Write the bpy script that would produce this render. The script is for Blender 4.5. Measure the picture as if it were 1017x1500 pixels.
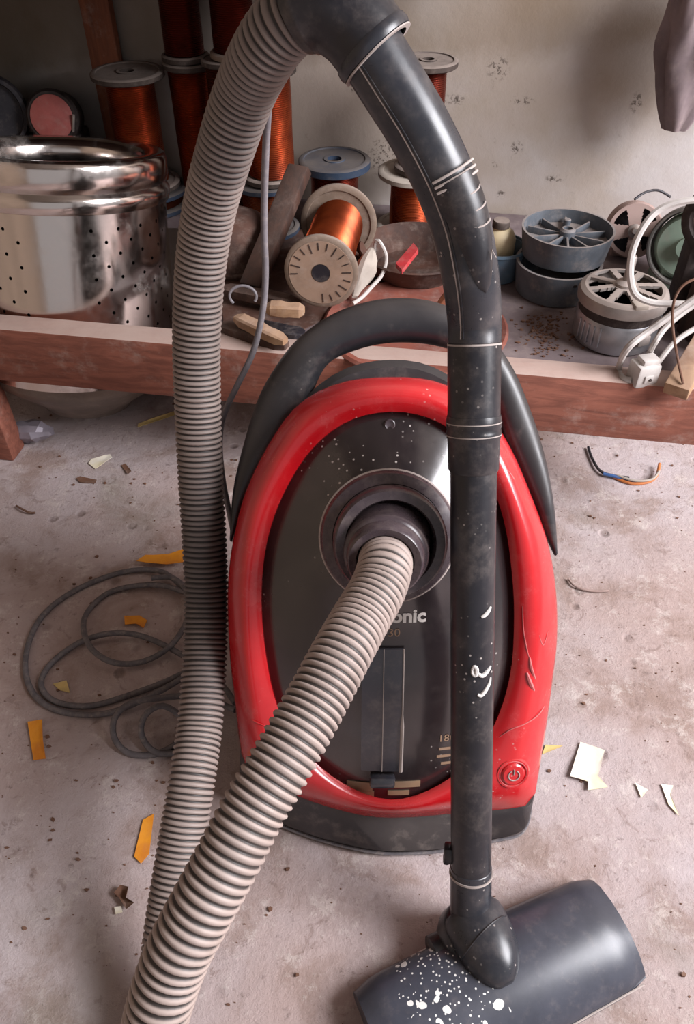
import bpy, bmesh, math, random
from mathutils import Vector, Matrix, noise
random.seed(7)
for o in list(bpy.data.objects): bpy.data.objects.remove(o)
SC = bpy.context.scene
COL = SC.collection

# ------------------------------------------------------------------ camera
F = 1150.0; CX, CY = 508.5, 750.0
PITCH = math.radians(44.0); CAMZ = 0.80
cam = bpy.data.cameras.new('camera'); camo = bpy.data.objects.new('camera', cam); COL.objects.link(camo)
cam.sensor_fit = 'VERTICAL'; cam.sensor_height = 36.0; cam.sensor_width = 36.0
cam.lens = 36.0 * F / 1500.0; cam.clip_start = 0.01
camo.location = (0, 0, CAMZ); camo.rotation_euler = (math.pi/2 - PITCH, 0, 0)
SC.camera = camo
C0 = Vector((0, 0, CAMZ)); FW = Vector((0, math.cos(PITCH), -math.sin(PITCH)))
UP = Vector((0, math.sin(PITCH), math.cos(PITCH))); RT = Vector((1, 0, 0))

# ------------------------------------------------------------------ light
W = bpy.data.worlds.new('world'); SC.world = W; W.use_nodes = True
bg = W.node_tree.nodes['Background']; bg.inputs[0].default_value = (0.98, 0.95, 0.98, 1); bg.inputs[1].default_value = 0.33
def area(name, loc, aim, sx, sy, power, col):
    l = bpy.data.lights.new(name, 'AREA'); l.shape = 'RECTANGLE'; l.size = sx; l.size_y = sy; l.energy = power; l.color = col
    o = bpy.data.objects.new(name, l); COL.objects.link(o); o.location = loc
    o.rotation_euler = (Vector(aim) - Vector(loc)).to_track_quat('-Z', 'Y').to_euler(); return o
area('doorway_daylight', (2.1, -0.10, 1.75), (0.1, 0.6, 0.25), 1.3, 1.3, 122, (0.97, 0.96, 1.0))
SC.view_settings.view_transform = 'Standard'; SC.view_settings.look = 'None'
SC.view_settings.exposure = 0.36; SC.view_settings.gamma = 1.0; SC.view_settings.use_curve_mapping = False

# ------------------------------------------------------------------ pixel -> place helpers
def ray(px, py): return FW + RT*((px-CX)/F) + UP*(-(py-CY)/F)
def PD(px, py, d): return C0 + ray(px, py)*d
def PZ(px, py, z):
    r = ray(px, py); return C0 + r*((z-CAMZ)/r.z)
def PY(px, py, y):
    r = ray(px, py); return C0 + r*(y/r.y)

# ------------------------------------------------------------------ materials
def srgb(r, g, b):
    f = lambda c: ((c/255+0.055)/1.055)**2.4 if c > 10 else c/255/12.92
    return (f(r), f(g), f(b), 1)
class NT:
    def __init__(s, name):
        s.m = bpy.data.materials.new(name); s.m.use_nodes = True; s.t = s.m.node_tree; s.n = s.t.nodes; s.l = s.t.links
        s.b = s.n['Principled BSDF']; s.tc = s.n.new('ShaderNodeTexCoord'); s.co = s.tc.outputs['Object']
    def link(s, a, b): s.l.new(a, b)
    def noise(s, scale, detail=6, rough=0.6, co=None, dist=0.0):
        t = s.n.new('ShaderNodeTexNoise'); t.inputs['Scale'].default_value = scale; t.inputs['Detail'].default_value = detail
        t.inputs['Roughness'].default_value = rough; t.inputs['Distortion'].default_value = dist; s.link(co or s.co, t.inputs['Vector']); return t.outputs['Fac']
    def voro(s, scale, co=None, feat='F1', rnd=1.0):
        t = s.n.new('ShaderNodeTexVoronoi'); t.feature = feat; t.inputs['Scale'].default_value = scale
        t.inputs['Randomness'].default_value = rnd; s.link(co or s.co, t.inputs['Vector']); return t.outputs['Distance']
    def scale(s, x, y, z):
        t = s.n.new('ShaderNodeMapping'); t.inputs['Scale'].default_value = (x, y, z); s.link(s.co, t.inputs['Vector']); return t.outputs[0]
    def ramp(s, f, a, b, va=0.0, vb=1.0):
        t = s.n.new('ShaderNodeMapRange'); t.interpolation_type = 'SMOOTHSTEP'
        for i, v in enumerate((a, b, va, vb)): t.inputs[i+1].default_value = v
        s.link(f, t.inputs[0]); return t.outputs[0]
    def math(s, op, a, b=None):
        t = s.n.new('ShaderNodeMath'); t.operation = op
        for i, v in enumerate((a, b)):
            if v is None: continue
            if isinstance(v, (int, float)): t.inputs[i].default_value = v
            else: s.link(v, t.inputs[i])
        return t.outputs[0]
    def mix(s, f, a, b):
        t = s.n.new('ShaderNodeMix'); t.data_type = 'RGBA'
        for i, v in ((0, f), (6, a), (7, b)):
            if isinstance(v, (int, float)): t.inputs[i].default_value = v
            elif isinstance(v, tuple): t.inputs[i].default_value = v
            else: s.link(v, t.inputs[i])
        return t.outputs[2]
    def bump(s, h, strength, dist=0.002):
        t = s.n.new('ShaderNodeBump'); t.inputs['Strength'].default_value = strength; t.inputs['Distance'].default_value = dist
        s.link(h, t.inputs['Height']); s.link(t.outputs[0], s.b.inputs['Normal'])
    def nz(s):
        g = s.n.new('ShaderNodeNewGeometry'); x = s.n.new('ShaderNodeSeparateXYZ'); s.link(g.outputs['Normal'], x.inputs[0]); return x.outputs[2]
    def col(s, c):
        if isinstance(c, tuple): s.b.inputs['Base Color'].default_value = c
        else: s.link(c, s.b.inputs['Base Color'])
    def rough(s, r):
        if isinstance(r, (int, float)): s.b.inputs['Roughness'].default_value = r
        else: s.link(r, s.b.inputs['Roughness'])
    def metal(s, v): s.b.inputs['Metallic'].default_value = v
DUST = srgb(176, 160, 150)
def grime(name, c, rough=0.5, metal=0.0, c2=None, dust=0.25, updust=0.0, spots=0.0, scale=18.0, bump=0.15, dustcol=DUST, coat=0.0):
    """a plain material with colour variation, patchy dust, dust lying on upward faces and small pale specks"""
    k = NT(name); n1 = k.noise(scale, 6, 0.65)
    base = k.mix(k.ramp(n1, 0.35, 0.7), c, c2 or tuple([v*0.72 for v in c[:3]]+[1]))
    n2 = k.noise(scale*3.1, 8, 0.7); d = k.math('MULTIPLY', k.ramp(n2, 0.45, 0.8), dust)
    if updust:
        u = k.math('MULTIPLY', k.ramp(k.nz(), 0.25, 0.95), k.ramp(k.noise(scale*1.6, 6, 0.65), 0.25, 0.65, updust*0.5, updust))
        d = k.math('MAXIMUM', d, u)
    cc = k.mix(d, base, dustcol)
    if spots:
        v = k.voro(140.0); sp = k.math('MULTIPLY', k.ramp(v, 0.10, 0.16, 1, 0), k.ramp(k.noise(9.0, 3), 0.5, 0.62, 0, spots))
        cc = k.mix(sp, cc, srgb(205, 195, 188)); d = k.math('MAXIMUM', d, sp)
    k.col(cc); k.rough(k.math('MAXIMUM', k.math('MULTIPLY', d, 0.9), k.ramp(n2, 0.2, 0.8, rough*0.8, min(1, rough*1.25)))); k.metal(metal)
    if metal:
        mm = k.math('SUBTRACT', metal, k.math('MULTIPLY', d, metal)); k.link(mm, k.b.inputs['Metallic'])
    if coat: k.b.inputs['Coat Weight'].default_value = coat; k.b.inputs['Coat Roughness'].default_value = 0.15
    if bump: k.bump(n2, bump, 0.001)
    return k.m
M = {}
def concrete():
    k = NT('worn_concrete')
    big = k.noise(2.6, 5, 0.6); mid = k.noise(9, 8, 0.65, dist=0.4); fine = k.noise(70, 8, 0.75); grit = k.noise(24, 10, 0.8)
    c = k.mix(k.ramp(big, 0.35, 0.65), srgb(180, 158, 152), srgb(192, 179, 180))
    c = k.mix(k.ramp(mid, 0.46, 0.66, 0, 0.75), c, srgb(148, 124, 112))
    c = k.mix(k.ramp(grit, 0.52, 0.64, 0, 0.6), c, srgb(214, 202, 196))
    c = k.mix(k.ramp(k.noise(38, 6, 0.7, dist=1.0), 0.57, 0.66, 0, 0.5), c, srgb(138, 116, 108))
    c = k.mix(k.ramp(fine, 0.57, 0.70, 0, 0.65), c, srgb(108, 90, 84))
    pit = k.voro(26); pm = k.math('MULTIPLY', k.ramp(pit, 0.10, 0.24, 1, 0), k.ramp(k.noise(5, 4), 0.48, 0.6))
    c = k.mix(k.math('MULTIPLY', pm, 0.55), c, srgb(100, 80, 74))
    g = k.noise(3.7, 3, 0.5, co=k.scale(1, 0.8, 1)); c = k.mix(k.ramp(g, 0.58, 0.68, 0, 0.4), c, srgb(138, 134, 122))
    k.col(c); k.rough(k.ramp(mid, 0.3, 0.7, 0.55, 0.85))
    h = k.math('ADD', k.math('MULTIPLY', fine, 0.5), k.math('SUBTRACT', grit, k.math('MULTIPLY', pm, 0.8)))
    k.bump(h, 0.8, 0.005); return k.m
M['concrete'] = concrete()
def wallmat():
    k = NT('dirty_plaster')
    big = k.noise(1.9, 5, 0.6); mid = k.noise(6, 8, 0.7); fine = k.noise(60, 8, 0.7)
    c = k.mix(k.ramp(big, 0.4, 0.62), srgb(180, 166, 154), srgb(200, 194, 192))
    c = k.mix(k.ramp(mid, 0.48, 0.7, 0, 0.5), c, srgb(172, 158, 140))
    # brown water stain in the upper part of the wall with a wavy lower edge
    x = k.n.new('ShaderNodeSeparateXYZ'); k.link(k.co, x.inputs[0])
    lev = k.math('ADD', x.outputs[2], k.math('MULTIPLY', mid, 0.10))
    lev = k.math('SUBTRACT', lev, k.math('MULTIPLY', x.outputs[0], 0.07))
    c = k.mix(k.ramp(lev, 0.49, 0.53, 0, 0.5), c, srgb(136, 118, 98))
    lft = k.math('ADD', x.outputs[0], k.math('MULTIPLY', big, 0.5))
    c = k.mix(k.ramp(lft, -0.30, 0.20, 0.86, 0), c, srgb(78, 66, 50))  # left end darkened: its shade painted in along with the dirt
    c = k.mix(k.ramp(fine, 0.6, 0.75, 0, 0.35), c, srgb(130, 114, 100))
    for (px, py, r, am) in ((925, 95, .10, .55), (985, 160, .07, .45), (800, 15, .09, .5), (560, 60, .10, .35)):
        d = k.n.new('ShaderNodeVectorMath'); d.operation = 'DISTANCE'; k.link(k.co, d.inputs[0]); d.inputs[1].default_value = tuple(wallpt(px, py))
        c = k.mix(k.ramp(k.math('ADD', d.outputs['Value'], k.math('MULTIPLY', mid, .06)), r*.6, r+.03, am, 0), c, srgb(128, 108, 84))
    for (px, py, r, s) in WALLSPOTS:
        d = k.n.new('ShaderNodeVectorMath'); d.operation = 'DISTANCE'; mp = k.n.new('ShaderNodeMapping'); mp.inputs['Scale'].default_value = (1, 1, s)
        k.link(k.co, mp.inputs[0]); k.link(mp.outputs[0], d.inputs[0]); p = wallpt(px, py); d.inputs[1].default_value = (p.x, p.y, p.z*s)
        m_ = k.math('MULTIPLY', k.ramp(d.outputs['Value'], r*0.3, r, 1, 0), k.ramp(k.noise(160, 4, 0.7), 0.50, 0.60, 0, .85))
        c = k.mix(m_, c, srgb(70, 58, 50))
    k.col(c); k.rough(0.9); k.bump(k.math('ADD', mid, k.math('MULTIPLY', fine, 0.3)), 0.35, 0.004); return k.m
# back wall: a plane turned 10 degrees from the picture plane
WA = math.radians(10); WP = Vector((0.30, 1.315, 0)); WN = Vector((math.sin(WA), math.cos(WA), 0)).normalized(); WD = Vector((math.cos(WA), -math.sin(WA), 0))
def wallpt(px, py):
    r = ray(px, py); t = (WP - C0).dot(WN)/r.dot(WN); return C0 + r*t
WALLSPOTS = [(730, 100, .022, 1), (765, 147, .024, 3), (665, 146, .028, 3), (933, 150, .012, .6), (757, 216, .013, 1), (520, 128, .016, 1.6), (725, 240, .008, 1), (812, 262, .018, 2), (735, 285, .010, 1), (995, 152, .008, 1), (560, 230, .03, .7)]
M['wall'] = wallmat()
M['plain_wall'] = grime('old_wall_paint', srgb(150, 134, 118), 0.9, scale=4, dust=0.2)
M['ceiling'] = grime('grey_ceiling', srgb(120, 112, 104), 0.9, scale=4, dust=0.2)
def wood(name, c, c2, updust=0.0, axis=(1, 14, 14)):
    k = NT(name); g = k.noise(7, 8, 0.65, co=k.scale(*axis), dist=0.6); n = k.noise(14, 6, 0.7); st = k.noise(5, 4, 0.6)
    cc = k.mix(k.ramp(g, 0.3, 0.7), c, c2); cc = k.mix(k.ramp(n, 0.52, 0.75, 0, 0.45 if updust != .12 else .2), cc, tuple([v*1.25 for v in DUST[:3]]+[1]) if updust else DUST)
    cc = k.mix(k.ramp(st, 0.6, 0.72, 0, 0.5), cc, tuple([v*0.4 for v in c[:3]]+[1]))
    if updust: cc = k.mix(k.math('MULTIPLY', k.ramp(k.nz(), 0.5, 0.95), k.ramp(n, 0.2, 0.6, updust*.7, updust)), cc, srgb(182, 160, 150))
    k.col(cc); k.rough(0.75); k.bump(g, 0.35, 0.002); return k.m
M['rail'] = wood('red_brown_rail', srgb(146, 88, 70), srgb(112, 64, 50), 0.9)
M['deck'] = grime('dusty_deck', srgb(122, 108, 110), 0.85, c2=srgb(98, 84, 84), dust=0.35, scale=9, bump=0.4)
M['wood_dark'] = wood('dark_brown_wood', srgb(74, 46, 34), srgb(50, 32, 25), 0.12, (10, 10, 1))
M['wood_mid'] = wood('brown_wood', srgb(128, 72, 44), srgb(92, 48, 30), 0, (10, 10, 1))
M['wood_pale'] = wood('pale_wood', srgb(176, 142, 110), srgb(132, 98, 72), 0.2, (3, 3, 3))
M['red'] = grime('red_gloss_plastic', srgb(196, 22, 30), 0.24, c2=srgb(180, 16, 26), dust=0.16, updust=0.10, spots=0.7, scale=12, bump=0.02, dustcol=srgb(222, 150, 146), coat=0.4)
M['black'] = grime('black_satin_plastic', srgb(36, 36, 40), 0.40, c2=srgb(29, 29, 32), dust=0.18, updust=0.10, spots=0.6, scale=10, bump=0.05)
M['base'] = grime('dusty_charcoal_plastic', srgb(50, 46, 48), 0.55, dust=0.35, updust=0.3, scale=10, bump=0.08)
M['lid'] = grime('smoked_gloss_plastic', srgb(34, 28, 30), 0.22, c2=srgb(42, 34, 34), dust=0.07, spots=0.7, scale=6, bump=0.0, coat=1.0)
M['strip'] = grime('clear_grey_window', srgb(58, 58, 66), 0.16, dust=0.2, scale=10, bump=0.02, coat=0.5)
M['port'] = grime('worn_black_plastic', srgb(76, 65, 69), 0.28, dust=0.26, scale=22, bump=0.1)
M['wand'] = grime('black_tube_plastic', srgb(33, 32, 37), 0.34, c2=srgb(27, 26, 30), dust=0.16, spots=0.6, scale=14, bump=0.04)
M['grip'] = grime('grey_black_grip', srgb(46, 47, 53), 0.30, c2=srgb(40, 41, 46), dust=0.14, spots=0.5, scale=14, bump=0.04)
M['redge'] = grime('dusty_red_edge', srgb(206, 104, 104), 0.5, dust=0.4, scale=60)
M['edge'] = grime('dust_glint_edge', srgb(176, 164, 158), 0.7, dust=0.3)  # dusty edges, and the painted glint beside the strip window
M['print'] = grime('white_print', srgb(214, 206, 200), 0.6, dust=0.1, bump=0)
M['print_tan'] = grime('tan_print', srgb(150, 120, 96), 0.6, dust=0.2, bump=0)
M['gold'] = grime('dull_gold_trim', srgb(150, 124, 98), 0.45, dust=0.2)
M['paint'] = grime('white_paint', srgb(226, 222, 218), 0.6, dust=0.05)
def hosemat():
    k = NT('ribbed_hose_plastic'); a = k.n.new('ShaderNodeAttribute'); a.attribute_name = 'ridge'; a2 = k.n.new('ShaderNodeAttribute'); a2.attribute_name = 'grey'
    n = k.noise(30, 8, 0.7); n2 = k.noise(8, 4)
    base = k.mix(a2.outputs['Fac'], srgb(32, 29, 29), srgb(58, 51, 48))
    ridge = k.mix(a2.outputs['Fac'], srgb(78, 71, 69), srgb(168, 151, 143))
    ridge = k.mix(k.ramp(n, 0.5, 0.75, 0, 0.5), ridge, srgb(134, 118, 108))
    f = k.math('MULTIPLY', k.ramp(a.outputs['Fac'], 0.25, 0.85), k.ramp(n2, 0.2, 0.6, 0.75, 1))
    k.col(k.mix(f, base, ridge)); k.rough(0.55); k.bump(n, 0.1, 0.0006); return k.m
M['hose'] = hosemat()
def headmat():
    k = NT('floor_head_plastic'); n = k.noise(18, 6, 0.7); n2 = k.noise(70, 8, 0.7)
    c = k.mix(k.ramp(n, 0.35, 0.7), srgb(56, 58, 67), srgb(68, 70, 80)); c = k.mix(k.ramp(n2, 0.5, 0.8, 0, 0.14), c, DUST)
    d = k.n.new('ShaderNodeVectorMath'); d.operation = 'DISTANCE'; k.link(k.co, d.inputs[0]); d.inputs[1].default_value = HEADSPLAT
    reg = k.ramp(d.outputs['Value'], 0.02, 0.085, 1, 0)
    v = k.voro(95); r = k.ramp(k.noise(40, 2), 0.4, 0.68, 0.08, 0.5)
    s1 = k.math('LESS_THAN', v, r); s1 = k.math('MULTIPLY', s1, k.math('GREATER_THAN', k.math('MULTIPLY', reg, k.noise(33, 2)), 0.22))
    v2 = k.voro(260); s2 = k.math('MULTIPLY', k.math('LESS_THAN', v2, 0.24), k.math('GREATER_THAN', k.math('MULTIPLY', reg, k.noise(60, 2)), 0.30))
    s = k.math('MAXIMUM', s1, s2)
    k.col(k.mix(s, c, srgb(222, 220, 216))); k.rough(0.34); k.bump(n2, 0.06, 0.001); return k.m
def copper(name, c, c2):
    k = NT(name); n = k.noise(16, 5); k.col(k.mix(k.ramp(n, 0.3, 0.7), c, c2)); k.metal(0.85); k.rough(0.33); return k.m
M['copper'] = copper('copper_wire', srgb(172, 80, 42), srgb(120, 50, 30))
M['copper_red'] = copper('red_enamel_wire', srgb(124, 52, 38), srgb(92, 38, 28))
M['copper_dull'] = copper('dull_brown_wire', srgb(134, 72, 44), srgb(100, 50, 34))
M['flange'] = grime('dusty_card_flange', srgb(136, 116, 100), 0.85, dust=0.5, updust=0.5, scale=20, bump=0.25)
M['flange_dark'] = grime('dark_flange', srgb(66, 54, 48), 0.8, dust=0.3, updust=0.65, scale=16)
M['flange_blue'] = grime('blue_flange_rim', srgb(42, 56, 76), 0.6, dust=0.3, updust=0.6, scale=16, dustcol=srgb(124, 112, 100))
M['flange_pale'] = grime('pale_flange', srgb(184, 172, 160), 0.7, dust=0.4, scale=16)
M['label_face'] = grime('stained_label', srgb(160, 132, 112), 0.85, dust=0.4, scale=26)
M['mark'] = grime('dark_marks', srgb(60, 44, 38), 0.9, dust=0.1)
def steel():
    k = NT('scuffed_stainless'); n = k.noise(11, 8, 0.7); n2 = k.noise(40, 8, 0.75); n3 = k.noise(5, 4)
    sc = k.noise(60, 4, 0.6, co=k.scale(1, 1, 0.08))
    m_ = k.math('MULTIPLY', k.ramp(n, 0.5, 0.72), k.ramp(n3, 0.42, 0.62, 0.05, 0.6))
    k.col(k.mix(m_, srgb(214, 204, 198), srgb(150, 134, 124))); k.metal(1.0)
    mm = k.math('SUBTRACT', 1.0, k.math('MULTIPLY', m_, 0.6)); k.link(mm, k.b.inputs['Metallic'])
    k.rough(k.math('ADD', k.ramp(n2, 0.3, 0.7, 0.12, 0.22), k.math('MULTIPLY', m_, 0.4))); k.bump(sc, 0.06, 0.001); return k.m
M['steel'] = steel()
M['bowl'] = grime('dull_stained_steel', srgb(128, 114, 104), 0.5, metal=0.5, dust=0.4, scale=14)
M['tub'] = grime('grey_blue_plastic', srgb(92, 98, 106), 0.6, c2=srgb(72, 76, 82), dust=0.4, updust=0.55, scale=16)
M['alu'] = grime('dusty_cast_aluminium', srgb(170, 160, 154), 0.5, metal=0.55, dust=0.45, updust=0.55, scale=20)
M['silver'] = grime('silver_motor_shell', srgb(178, 178, 182), 0.38, metal=0.8, dust=0.35, scale=18)
M['lamin'] = grime('dark_steel_laminations', srgb(52, 42, 40), 0.6, metal=0.3, dust=0.2, scale=20)
M['pinkgrey'] = grime('dusty_pink_metal', srgb(172, 146, 138), 0.75, dust=0.4, scale=18)
M['green'] = grime('pale_green_paint', srgb(150, 170, 152), 0.6, dust=0.45, scale=16)
M['greyband'] = grime('grey_steel_band', srgb(122, 118, 114), 0.5, metal=0.4, dust=0.4)
M['white'] = grime('dirty_white_plastic', srgb(204, 197, 192), 0.5, dust=0.25, scale=20)
M['cream'] = grime('cream_plastic', srgb(206, 188, 152), 0.55, dust=0.3)
M['blue'] = grime('faded_blue_plastic', srgb(104, 130, 150), 0.55, dust=0.3)
M['pink'] = grime('pink_label', srgb(176, 92, 86), 0.5, dust=0.3)
M['navy'] = grime('near_black_metal', srgb(34, 30, 38), 0.6, dust=0.25)
M['rust'] = grime('rusty_iron', srgb(86, 56, 44), 0.85, c2=srgb(58, 40, 34), dust=0.3, scale=14, bump=0.4)
M['rustred'] = grime('red_oxide_iron', srgb(142, 78, 62), 0.85, c2=srgb(116, 66, 56), dust=0.4, scale=14, bump=0.3)
M['cord'] = grime('grey_rubber_cord', srgb(106, 101, 104), 0.6, c2=srgb(84, 80, 83), dust=0.5, scale=60, bump=0.1)
M['cord_pale'] = grime('pale_grey_cord', srgb(122, 116, 120), 0.55, dust=0.4, scale=60, bump=0.1)
M['orange'] = grime('orange_paper', srgb(226, 148, 34), 0.7, c2=srgb(206, 122, 26), dust=0.12, scale=30)
M['paper'] = grime('white_paper', srgb(236, 230, 218), 0.8, c2=srgb(228, 216, 176), dust=0.05, scale=18)
M['straw'] = grime('yellow_paper', srgb(214, 186, 120), 0.8, dust=0.2, scale=30)
M['redtape'] = grime('red_plastic', srgb(186, 54, 58), 0.5, dust=0.3)
M['bag'] = grime('dusty_grey_sack', srgb(136, 120, 122), 0.8, c2=srgb(112, 98, 100), dust=0.4, scale=14, bump=0.3)
M['teal'] = grime('teal_twine', srgb(70, 130, 126), 0.8, dust=0.2)
M['bluewire'] = grime('blue_wire', srgb(60, 96, 150), 0.5, dust=0.2)
M['orangewire'] = grime('orange_wire', srgb(206, 120, 60), 0.5, dust=0.2)
M['brownbit'] = grime('brown_scrap', srgb(112, 78, 60), 0.9, dust=0.3)
M['foil'] = grime('grey_wrapper', srgb(150, 142, 152), 0.45, metal=0.3, dust=0.3)

# ------------------------------------------------------------------ mesh builders
class G:
    def __init__(s): s.v = []; s.f = []; s.at = {}
    def add(s, vs, fs):
        o = len(s.v); s.v += [Vector(p) for p in vs]; s.f += [tuple(i+o for i in f) for f in fs]; return o
    def loft(s, rings, close=True, cap0=False, cap1=False):
        n = len(rings[0]); o = len(s.v)
        for r in rings: s.v += [Vector(p) for p in r]
        m = n if close else n-1
        for i in range(len(rings)-1):
            for j in range(m):
                a = o+i*n+j; b = o+i*n+(j+1) % n; s.f.append((a, b, b+n, a+n))
        if cap0: s.f.append(tuple(o+j for j in reversed(range(n))))
        if cap1: s.f.append(tuple(o+(len(rings)-1)*n+j for j in range(n)))
        return s
    def lathe(s, prof, org=(0, 0, 0), axis=(0, 0, 1), seg=40, cap0=True, cap1=True):
        org = Vector(org); ax = Vector(axis).normalized(); x = ax.orthogonal().normalized(); y = ax.cross(x)
        return s.loft([[org + ax*z + (x*math.cos(2*math.pi*j/seg)+y*math.sin(2*math.pi*j/seg))*r for j in range(seg)] for r, z in prof], True, cap0, cap1)
    def tube(s, pts, rad, seg=10, cap=True):
        pts = [Vector(p) for p in pts]; n = len(pts); fr = frames(pts); rings = []
        for i in range(n):
            r = rad(i/(n-1)) if callable(rad) else (rad[i] if isinstance(rad, (list, tuple)) else rad)
            t, u, w = fr[i]; rings.append([pts[i]+(u*math.cos(2*math.pi*j/seg)+w*math.sin(2*math.pi*j/seg))*r for j in range(seg)])
        return s.loft(rings, True, cap, cap)
    def box(s, c, size, rot=None, bev=0.0):
        bm = bmesh.new(); bmesh.ops.create_cube(bm, size=1.0); bmesh.ops.scale(bm, vec=size, verts=bm.verts)
        if bev: bmesh.ops.bevel(bm, geom=bm.edges[:], offset=bev, segments=2, affect='EDGES', profile=0.5)
        R = rot or Matrix.Identity(3); bm.verts.ensure_lookup_table(); bm.verts.index_update()
        s.add([R @ v.co + Vector(c) for v in bm.verts], [[v.index for v in f.verts] for f in bm.faces]); bm.free(); return s
    def prism(s, poly, ext, wob=None):
        n = len(poly); p = [Vector(q) for q in poly]; e = Vector(ext)
        s.add(p+[q+e for q in p], [tuple(reversed(range(n))), tuple(range(n, 2*n))]+[(i, (i+1) % n, n+(i+1) % n, n+i) for i in range(n)]); return s
def frames(pts):
    n = len(pts); T = [(pts[min(i+1, n-1)]-pts[max(i-1, 0)]).normalized() for i in range(n)]
    u = T[0].orthogonal().normalized(); out = []
    for i in range(n):
        u = (u - T[i]*u.dot(T[i])).normalized(); out.append((T[i], u, T[i].cross(u)))
    return out
def cr(pts, per=12, closed=False):
    """Catmull-Rom through tuples of any length"""
    P = [tuple(p) for p in pts]; n = len(P); out = []
    for i in range(n if closed else n-1):
        a, b, c, d = (P[(i-1) % n], P[i], P[(i+1) % n], P[(i+2) % n]) if closed else (P[max(i-1, 0)], P[i], P[i+1], P[min(i+2, n-1)])
        for k in range(per):
            t = k/per; out.append(tuple(0.5*((2*b[q])+(-a[q]+c[q])*t+(2*a[q]-5*b[q]+4*c[q]-d[q])*t*t+(-a[q]+3*b[q]-3*c[q]+d[q])*t**3) for q in range(len(b))))
    if not closed: out.append(P[-1])
    return out
def resample(pts, step):
    pts = [Vector(p) for p in pts]; out = [pts[0].copy()]; need = step; i = 0; cur = pts[0].copy()
    for q in pts[1:]:
        while (q-cur).length >= need:
            cur = cur+(q-cur).normalized()*need; out.append(cur.copy()); need = step
        need -= (q-cur).length; cur = q.copy()
    return out
ORG = {}
def thing(name, label, cat, loc, group=None):
    o = bpy.data.objects.new(name, None); COL.objects.link(o); o.location = loc; o.empty_display_size = 0.03
    o['label'] = label; o['category'] = cat
    if group: o['group'] = group
    ORG[o.name] = Vector(loc); return o
def obj(name, g, mat, parent=None, label=None, smooth=40, org=None):
    """all geometry is given in world coordinates; the mesh is stored relative to its thing's origin"""
    off = ORG[parent.name] if parent else Vector(org or (0, 0, 0))
    me = bpy.data.meshes.new(name); me.from_pydata([tuple(v-off) for v in g.v], [], g.f)
    bm = bmesh.new(); bm.from_mesh(me); bmesh.ops.recalc_face_normals(bm, faces=bm.faces[:]) if not g.at.get('keep') else None; bm.to_mesh(me); bm.free()
    for an, vals in g.at.items():
        if an == 'keep': continue
        a = me.attributes.new(an, 'FLOAT', 'POINT'); a.data.foreach_set('value', vals)
    me.polygons.foreach_set('use_smooth', [True]*len(me.polygons)); me.set_sharp_from_angle(angle=math.radians(smooth))
    me.materials.append(M[mat] if isinstance(mat, str) else mat)
    o = bpy.data.objects.new(name, me); COL.objects.link(o); o.parent = parent
    if not parent: o.location = off
    ORG[o.name] = off
    if label: o['label'] = label
    return o
def tag(o, label, cat, group=None, kind=None):
    o['label'] = label; o['category'] = cat
    if group: o['group'] = group
    if kind: o['kind'] = kind
    return o
def struct(name, g, mat, parent=None, smooth=30):
    o = obj(name, g, mat, parent, smooth=smooth)
    if not parent: o['kind'] = 'structure'
    return o

# ------------------------------------------------------------------ the room
XL, XR, YB, ZT = -1.35, 2.6, -2.6, 2.5
def wally(x): return WP.y - (x-WP.x)*math.tan(WA)
g = G(); g.prism([(XL, YB, -0.1), (XR, YB, -0.1), (XR, wally(XR)+.1, -0.1), (XL, wally(XL)+.1, -0.1)], (0, 0, 0.1)); struct('floor', g, 'concrete')
g = G(); g.prism([(XL, wally(XL), 0), (XR, wally(XR), 0), (XR, wally(XR)+.12, 0), (XL, wally(XL)+.12, 0)], (0, 0, ZT)); struct('wall_back', g, 'wall')
g = G(); g.prism([(XL-.12, YB, 0), (XL, YB, 0), (XL, wally(XL), 0), (XL-.12, wally(XL), 0)], (0, 0, ZT)); struct('wall_left', g, 'plain_wall')
g = G(); g.prism([(XR, .75, 0), (XR+.12, .75, 0), (XR+.12, wally(XR), 0), (XR, wally(XR), 0)], (0, 0, ZT)); struct('wall_right', g, 'plain_wall')
g = G(); g.prism([(XL, YB, ZT), (XR, YB, ZT), (XR, wally(XR), ZT), (XL, wally(XL), ZT)], (0, 0, .1)); struct('ceiling', g, 'ceiling')

# unseen shelf added above the frame to shade the back-left corner
t = thing('shade_shelf', 'added unseen wooden shelf that shades the stacked spools', 'shelf', (-.55, wally(-.55), .645))
g = G(); g.prism([(XL+.05, wally(XL+.05)-.003, .645), (XL+.05, 1.03, .645), (.22, 1.0, .645), (.22, wally(.22)-.003, .645)], (0, 0, .025)); obj('shade_board', g, 'wood_dark', t)
for x in (-1.1, -.3, .15):
    g = G(); g.prism([(x, wally(x)-.003, .67), (x, wally(x)-.003, .80), (x, 1.10, .672)], (.02, 0, 0)); obj('shade_bracket', g, 'wood_dark', t)
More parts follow.
